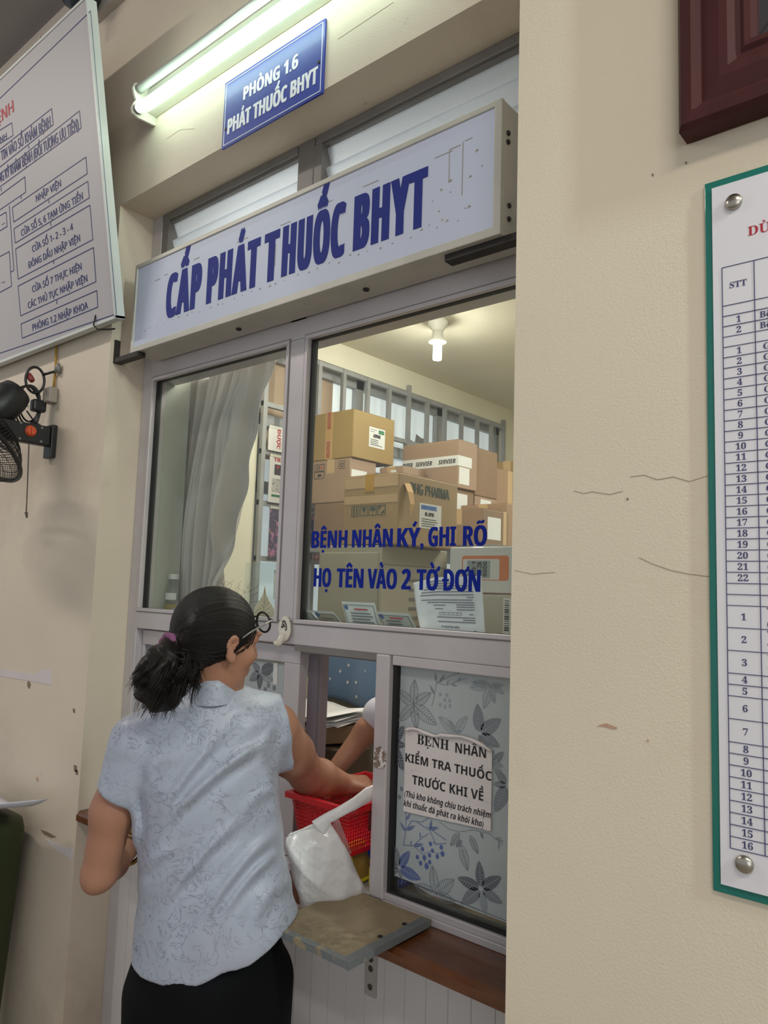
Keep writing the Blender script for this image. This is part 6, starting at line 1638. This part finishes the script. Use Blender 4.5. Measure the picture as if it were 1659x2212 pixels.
for t, m in (((65, 1408), M_lg), ((186, 1468), M_lb), ((268, 1675), M_lb), ((30, 1550), M_lg), ((50, 1640), M_lg), ((130, 1680), M_lg)): F.leaf((106, 1592), t, .40, m)
for t in ((348, 1575), (507, 1675), (512, 1840), (220, 1715)): F.leaf((372, 1782), t, .42, M_lg, False)
for t, m in (((686, 1538), M_ld), ((528, 1662), M_ld), ((850, 1655), M_ld), ((858, 1850), M_lg), ((735, 1935), M_lf), ((555, 1855), M_lg)): F.leaf((700, 1742), t, .40, m)
for y in (950, 1050, 1130, 1280): F.line([(35, y), (70, y-20)], M_lg)
F.done(ff)
# film on the left sash
fl2 = empty('window_film', (-1.9, 1.433, .9), 'frosted film printed with leaves on the lower left sash behind the woman', 'film')
MB().box((-2.235, 1.4335, .915), (-1.562, 1.4342, 1.352)).build('film_sheet', M_film, fl2)
F = Film(1.4333, lambda x, y: (x, y))
for c, ts in (((562, 1452), [(545, 1430), (596, 1438), (590, 1470), (560, 1490), (538, 1470)]), ((305, 1420), [(330, 1390), (345, 1440), (310, 1470), (300, 1385)]), ((318, 1520), [(300, 1490), (345, 1530), (322, 1560), (300, 1550)]), ((575, 1520), [(560, 1490), (600, 1530), (570, 1570)])):
    for i, t in enumerate(ts): F.leaf(c, t, .5, [M_lg, M_ld][i % 2], i % 3 != 2)
for x, y in ((580, 1480), (592, 1486), (573, 1490)): F.dot(x, y, 26, M_lg)
F.done(fl2)
MB().prism([onY(u, v, 1.4328) for u, v in [(591, 1432), (600, 1431), (599, 1479), (590, 1478)]], (0, -.0006, 0)).build('white_strip', M_label, fl2)

# ------------------------------------------------------------------ notice glued over the film
nt_ = empty('paper_notice', (-.985, 1.42, 1.07), 'worn white paper notice with five black lines glued on the leaf film', 'notice')
M_notice = mat('notice_paper', (214, 206, 204), .6, var=.03, scale=20, aniso=(1, 1, 4), stain=[((176, 160, 152), 13, .58, .72, .5)])
Yn = 1.4205
top_ = [(876, 1574), (884, 1571), (893, 1571), (905, 1574), (920, 1579), (936, 1586), (944, 1588), (952, 1584), (975, 1586), (1000, 1589), (1022, 1595), (1040, 1603), (1052, 1613), (1063, 1619)]
bot_ = [(1060, 1794), (1054, 1795), (1040, 1790), (1000, 1781), (940, 1768), (905, 1760), (871, 1752)]
MB().prism([onY(u, v, Yn) for u, v in top_+bot_], (0, .0008, 0)).build('sheet', M_notice, nt_)
P = []
for i, (u, v) in enumerate(top_):
    p = onY(u, v, Yn); s_ = .5+.5*math.sin(i*1.9); P.append([p, p+np.array([0, -.004-.003*s_, -.001]), p+np.array([0, -.003-.004*s_, -.005-.003*s_])])
ob = MB().grid(np.array(P).transpose(1, 0, 2)).build('curled_edge', M_notice, nt_, smooth=True); ob.modifiers.new('thickness', 'SOLIDIFY').thickness = .0006
b = MB(); zn = lambda x, y: onY(830+x/3.352, 1400+y/3.352, Yn-.0002)
def nl(s_, a, c, top, style='sans', bold=.0, shear=0):
    p0, p1, pt_ = zn(*a), zn(*c), zn(*top); ex = (p1-p0)/np.linalg.norm(p1-p0); h_ = np.linalg.norm((pt_-p0)-ex*np.dot(pt_-p0, ex))
    put_text(b, s_, p0, p1, h_, (0, -1, 0), style, .0004, bold=bold, shear=shear)
nl('BỆNH', (238, 692), (467, 740), (240, 622), 'serif'); nl('NHÂN', (515, 756), (737, 797), (516, 684))
nl('KIỂM TRA THUỐC', (153, 820), (777, 962), (156, 760)); nl('TRƯỚC KHI VỀ', (203, 983), (717, 1107), (203, 918))
nl('(Thủ kho không chịu trách nhiệm', (145, 1072), (768, 1232), (150, 1030), shear=.16); nl('khi thuốc đã phát ra khỏi kho)', (140, 1140), (716, 1297), (145, 1098), shear=.16)
b.build('lettering', mat('black_ink', (30, 29, 31), .5), nt_)

# ------------------------------------------------------------------ white carrier bag on the shelf
def bag_mat():
    m = mat('bag_plastic', (247, 247, 247), .22, var=.02, scale=8, coat=.5, bump=1.0, bscale=36)
    nt = m.node_tree; N = nt.nodes; L = nt.links; out = N['Material Output']; pb = N['Principled BSDF']
    tl = N.new('ShaderNodeBsdfTranslucent'); tl.inputs[0].default_value = (.9, .89, .89, 1)
    mx = N.new('ShaderNodeMixShader'); mx.inputs[0].default_value = .3; L.new(pb.outputs[0], mx.inputs[1]); L.new(tl.outputs[0], mx.inputs[2]); L.new(mx.outputs[0], out.inputs[0]); return m
M_bag = bag_mat()
bg = empty('carrier_bag', (-1.235, 1.29, .856), 'full white plastic carrier bag standing on the worn shelf', 'bag')
rowsb = [  # height share, left pixel, right pixel, half thickness
    (0.0, (656, 1970), (786, 1938), .024), (.04, (651, 1966), (790, 1932), .044), (.18, (643, 1932), (783, 1908), .058), (.40, (633, 1895), (767, 1872), .062), (.62, (623, 1856), (749, 1834), .056), (.80, (615, 1826), (733, 1804), .044), (.92, (616, 1813), (718, 1786), .022), (1.0, (622, 1804), (708, 1768), .008)]
P = []
nk = 56
for i in range(44):
    t = i/43
    ts = [r[0] for r in rowsb]
    g_ = lambda f_: np.interp(t, ts, [f_(r) for r in rowsb])
    z0_, z1_ = 1.725-.01*t, 1.80-.065*t
    a = J(g_(lambda r: r[1][0]), g_(lambda r: r[1][1]), z0_); c_ = J(g_(lambda r: r[2][0]), g_(lambda r: r[2][1]), z1_); th2 = g_(lambda r: r[3])
    mid = (a+c_)/2; ex = (c_-a)/2; ez = unit(np.cross(ex, np.array([0, 1, 0]))); row = []
    for k in range(nk+1):
        an = 2*math.pi*k/nk; s_, c2 = math.sin(an), math.cos(an)
        sx = np.sign(c2)*abs(c2)**.8; sz = np.sign(s_)*abs(s_)**.9
        cr = -.007*abs(math.sin(an*2.5+t*4.5))**.6-.005*abs(math.sin(an*4-t*8+1))**.5-.003*abs(math.sin(an*9+t*21))**.7
        row.append(to_world(mid+ex*sx*(1+.02*math.sin(t*14+an*3))+ez*(sz*(th2+cr*(1.2 if t > .05 else .1)))))
    P.append(row)
g_bag = MB().grid(P); nn = len(P[0])
g_bag.f.append(tuple(range(nn-2, -1, -1))); g_bag.mi.append(0)
g_bag.build('pouch', M_bag, bg, smooth=True)
kn = J(707, 1768, 1.728)
pts = [J(688, 1788, 1.725), kn, J(735, 1753, 1.728), J(765, 1736, 1.745), J(792, 1718, 1.79), to_local((-1.207, 1.46, 1.085)), to_local((-1.205, 1.515, 1.085))]
Pw = []; 
for i, p in enumerate(pts):
    d = unit(pts[min(i+1, 6)]-pts[max(i-1, 0)]); nrm = unit(np.cross(d, np.array([0, 0, 1.0]))); hw = [.022, .012, .013, .015, .017, .016, .014][i]; row = []
    for k in range(13):
        an = 2*math.pi*k/12; row.append(to_world(p+nrm*hw*math.cos(an)*(1+.1*math.sin(i*2+k))+np.array([0, 0, 1.0])*.006*math.sin(an)*(1+.3*math.sin(k*3+i))))
    Pw.append(row)
Ps = []
Pw = np.array(Pw)
for i in range(6):
    for q in np.linspace(0, 1, 5)[:-1]: Ps.append(Pw[i]*(1-q)+Pw[i+1]*q)
Ps.append(Pw[-1]); MB().grid(Ps).build('handle', M_bag, bg, smooth=True)
P = []
for i in range(9):
    t = i/8; row = []
    for j in range(7):
        s_ = j/6; p = J(718+s_*(10+24*t)+8*t, 1782-s_*24*(1-t)+t*62, 1.742+.012*math.sin(s_*4)+.03*t); row.append(to_world(p))
    P.append(row)
ob = MB().grid(P).build('loose_side', glass('thin_plastic', (240, 240, 240), 1.0, .45, (220, 214, 214)), bg, smooth=True)
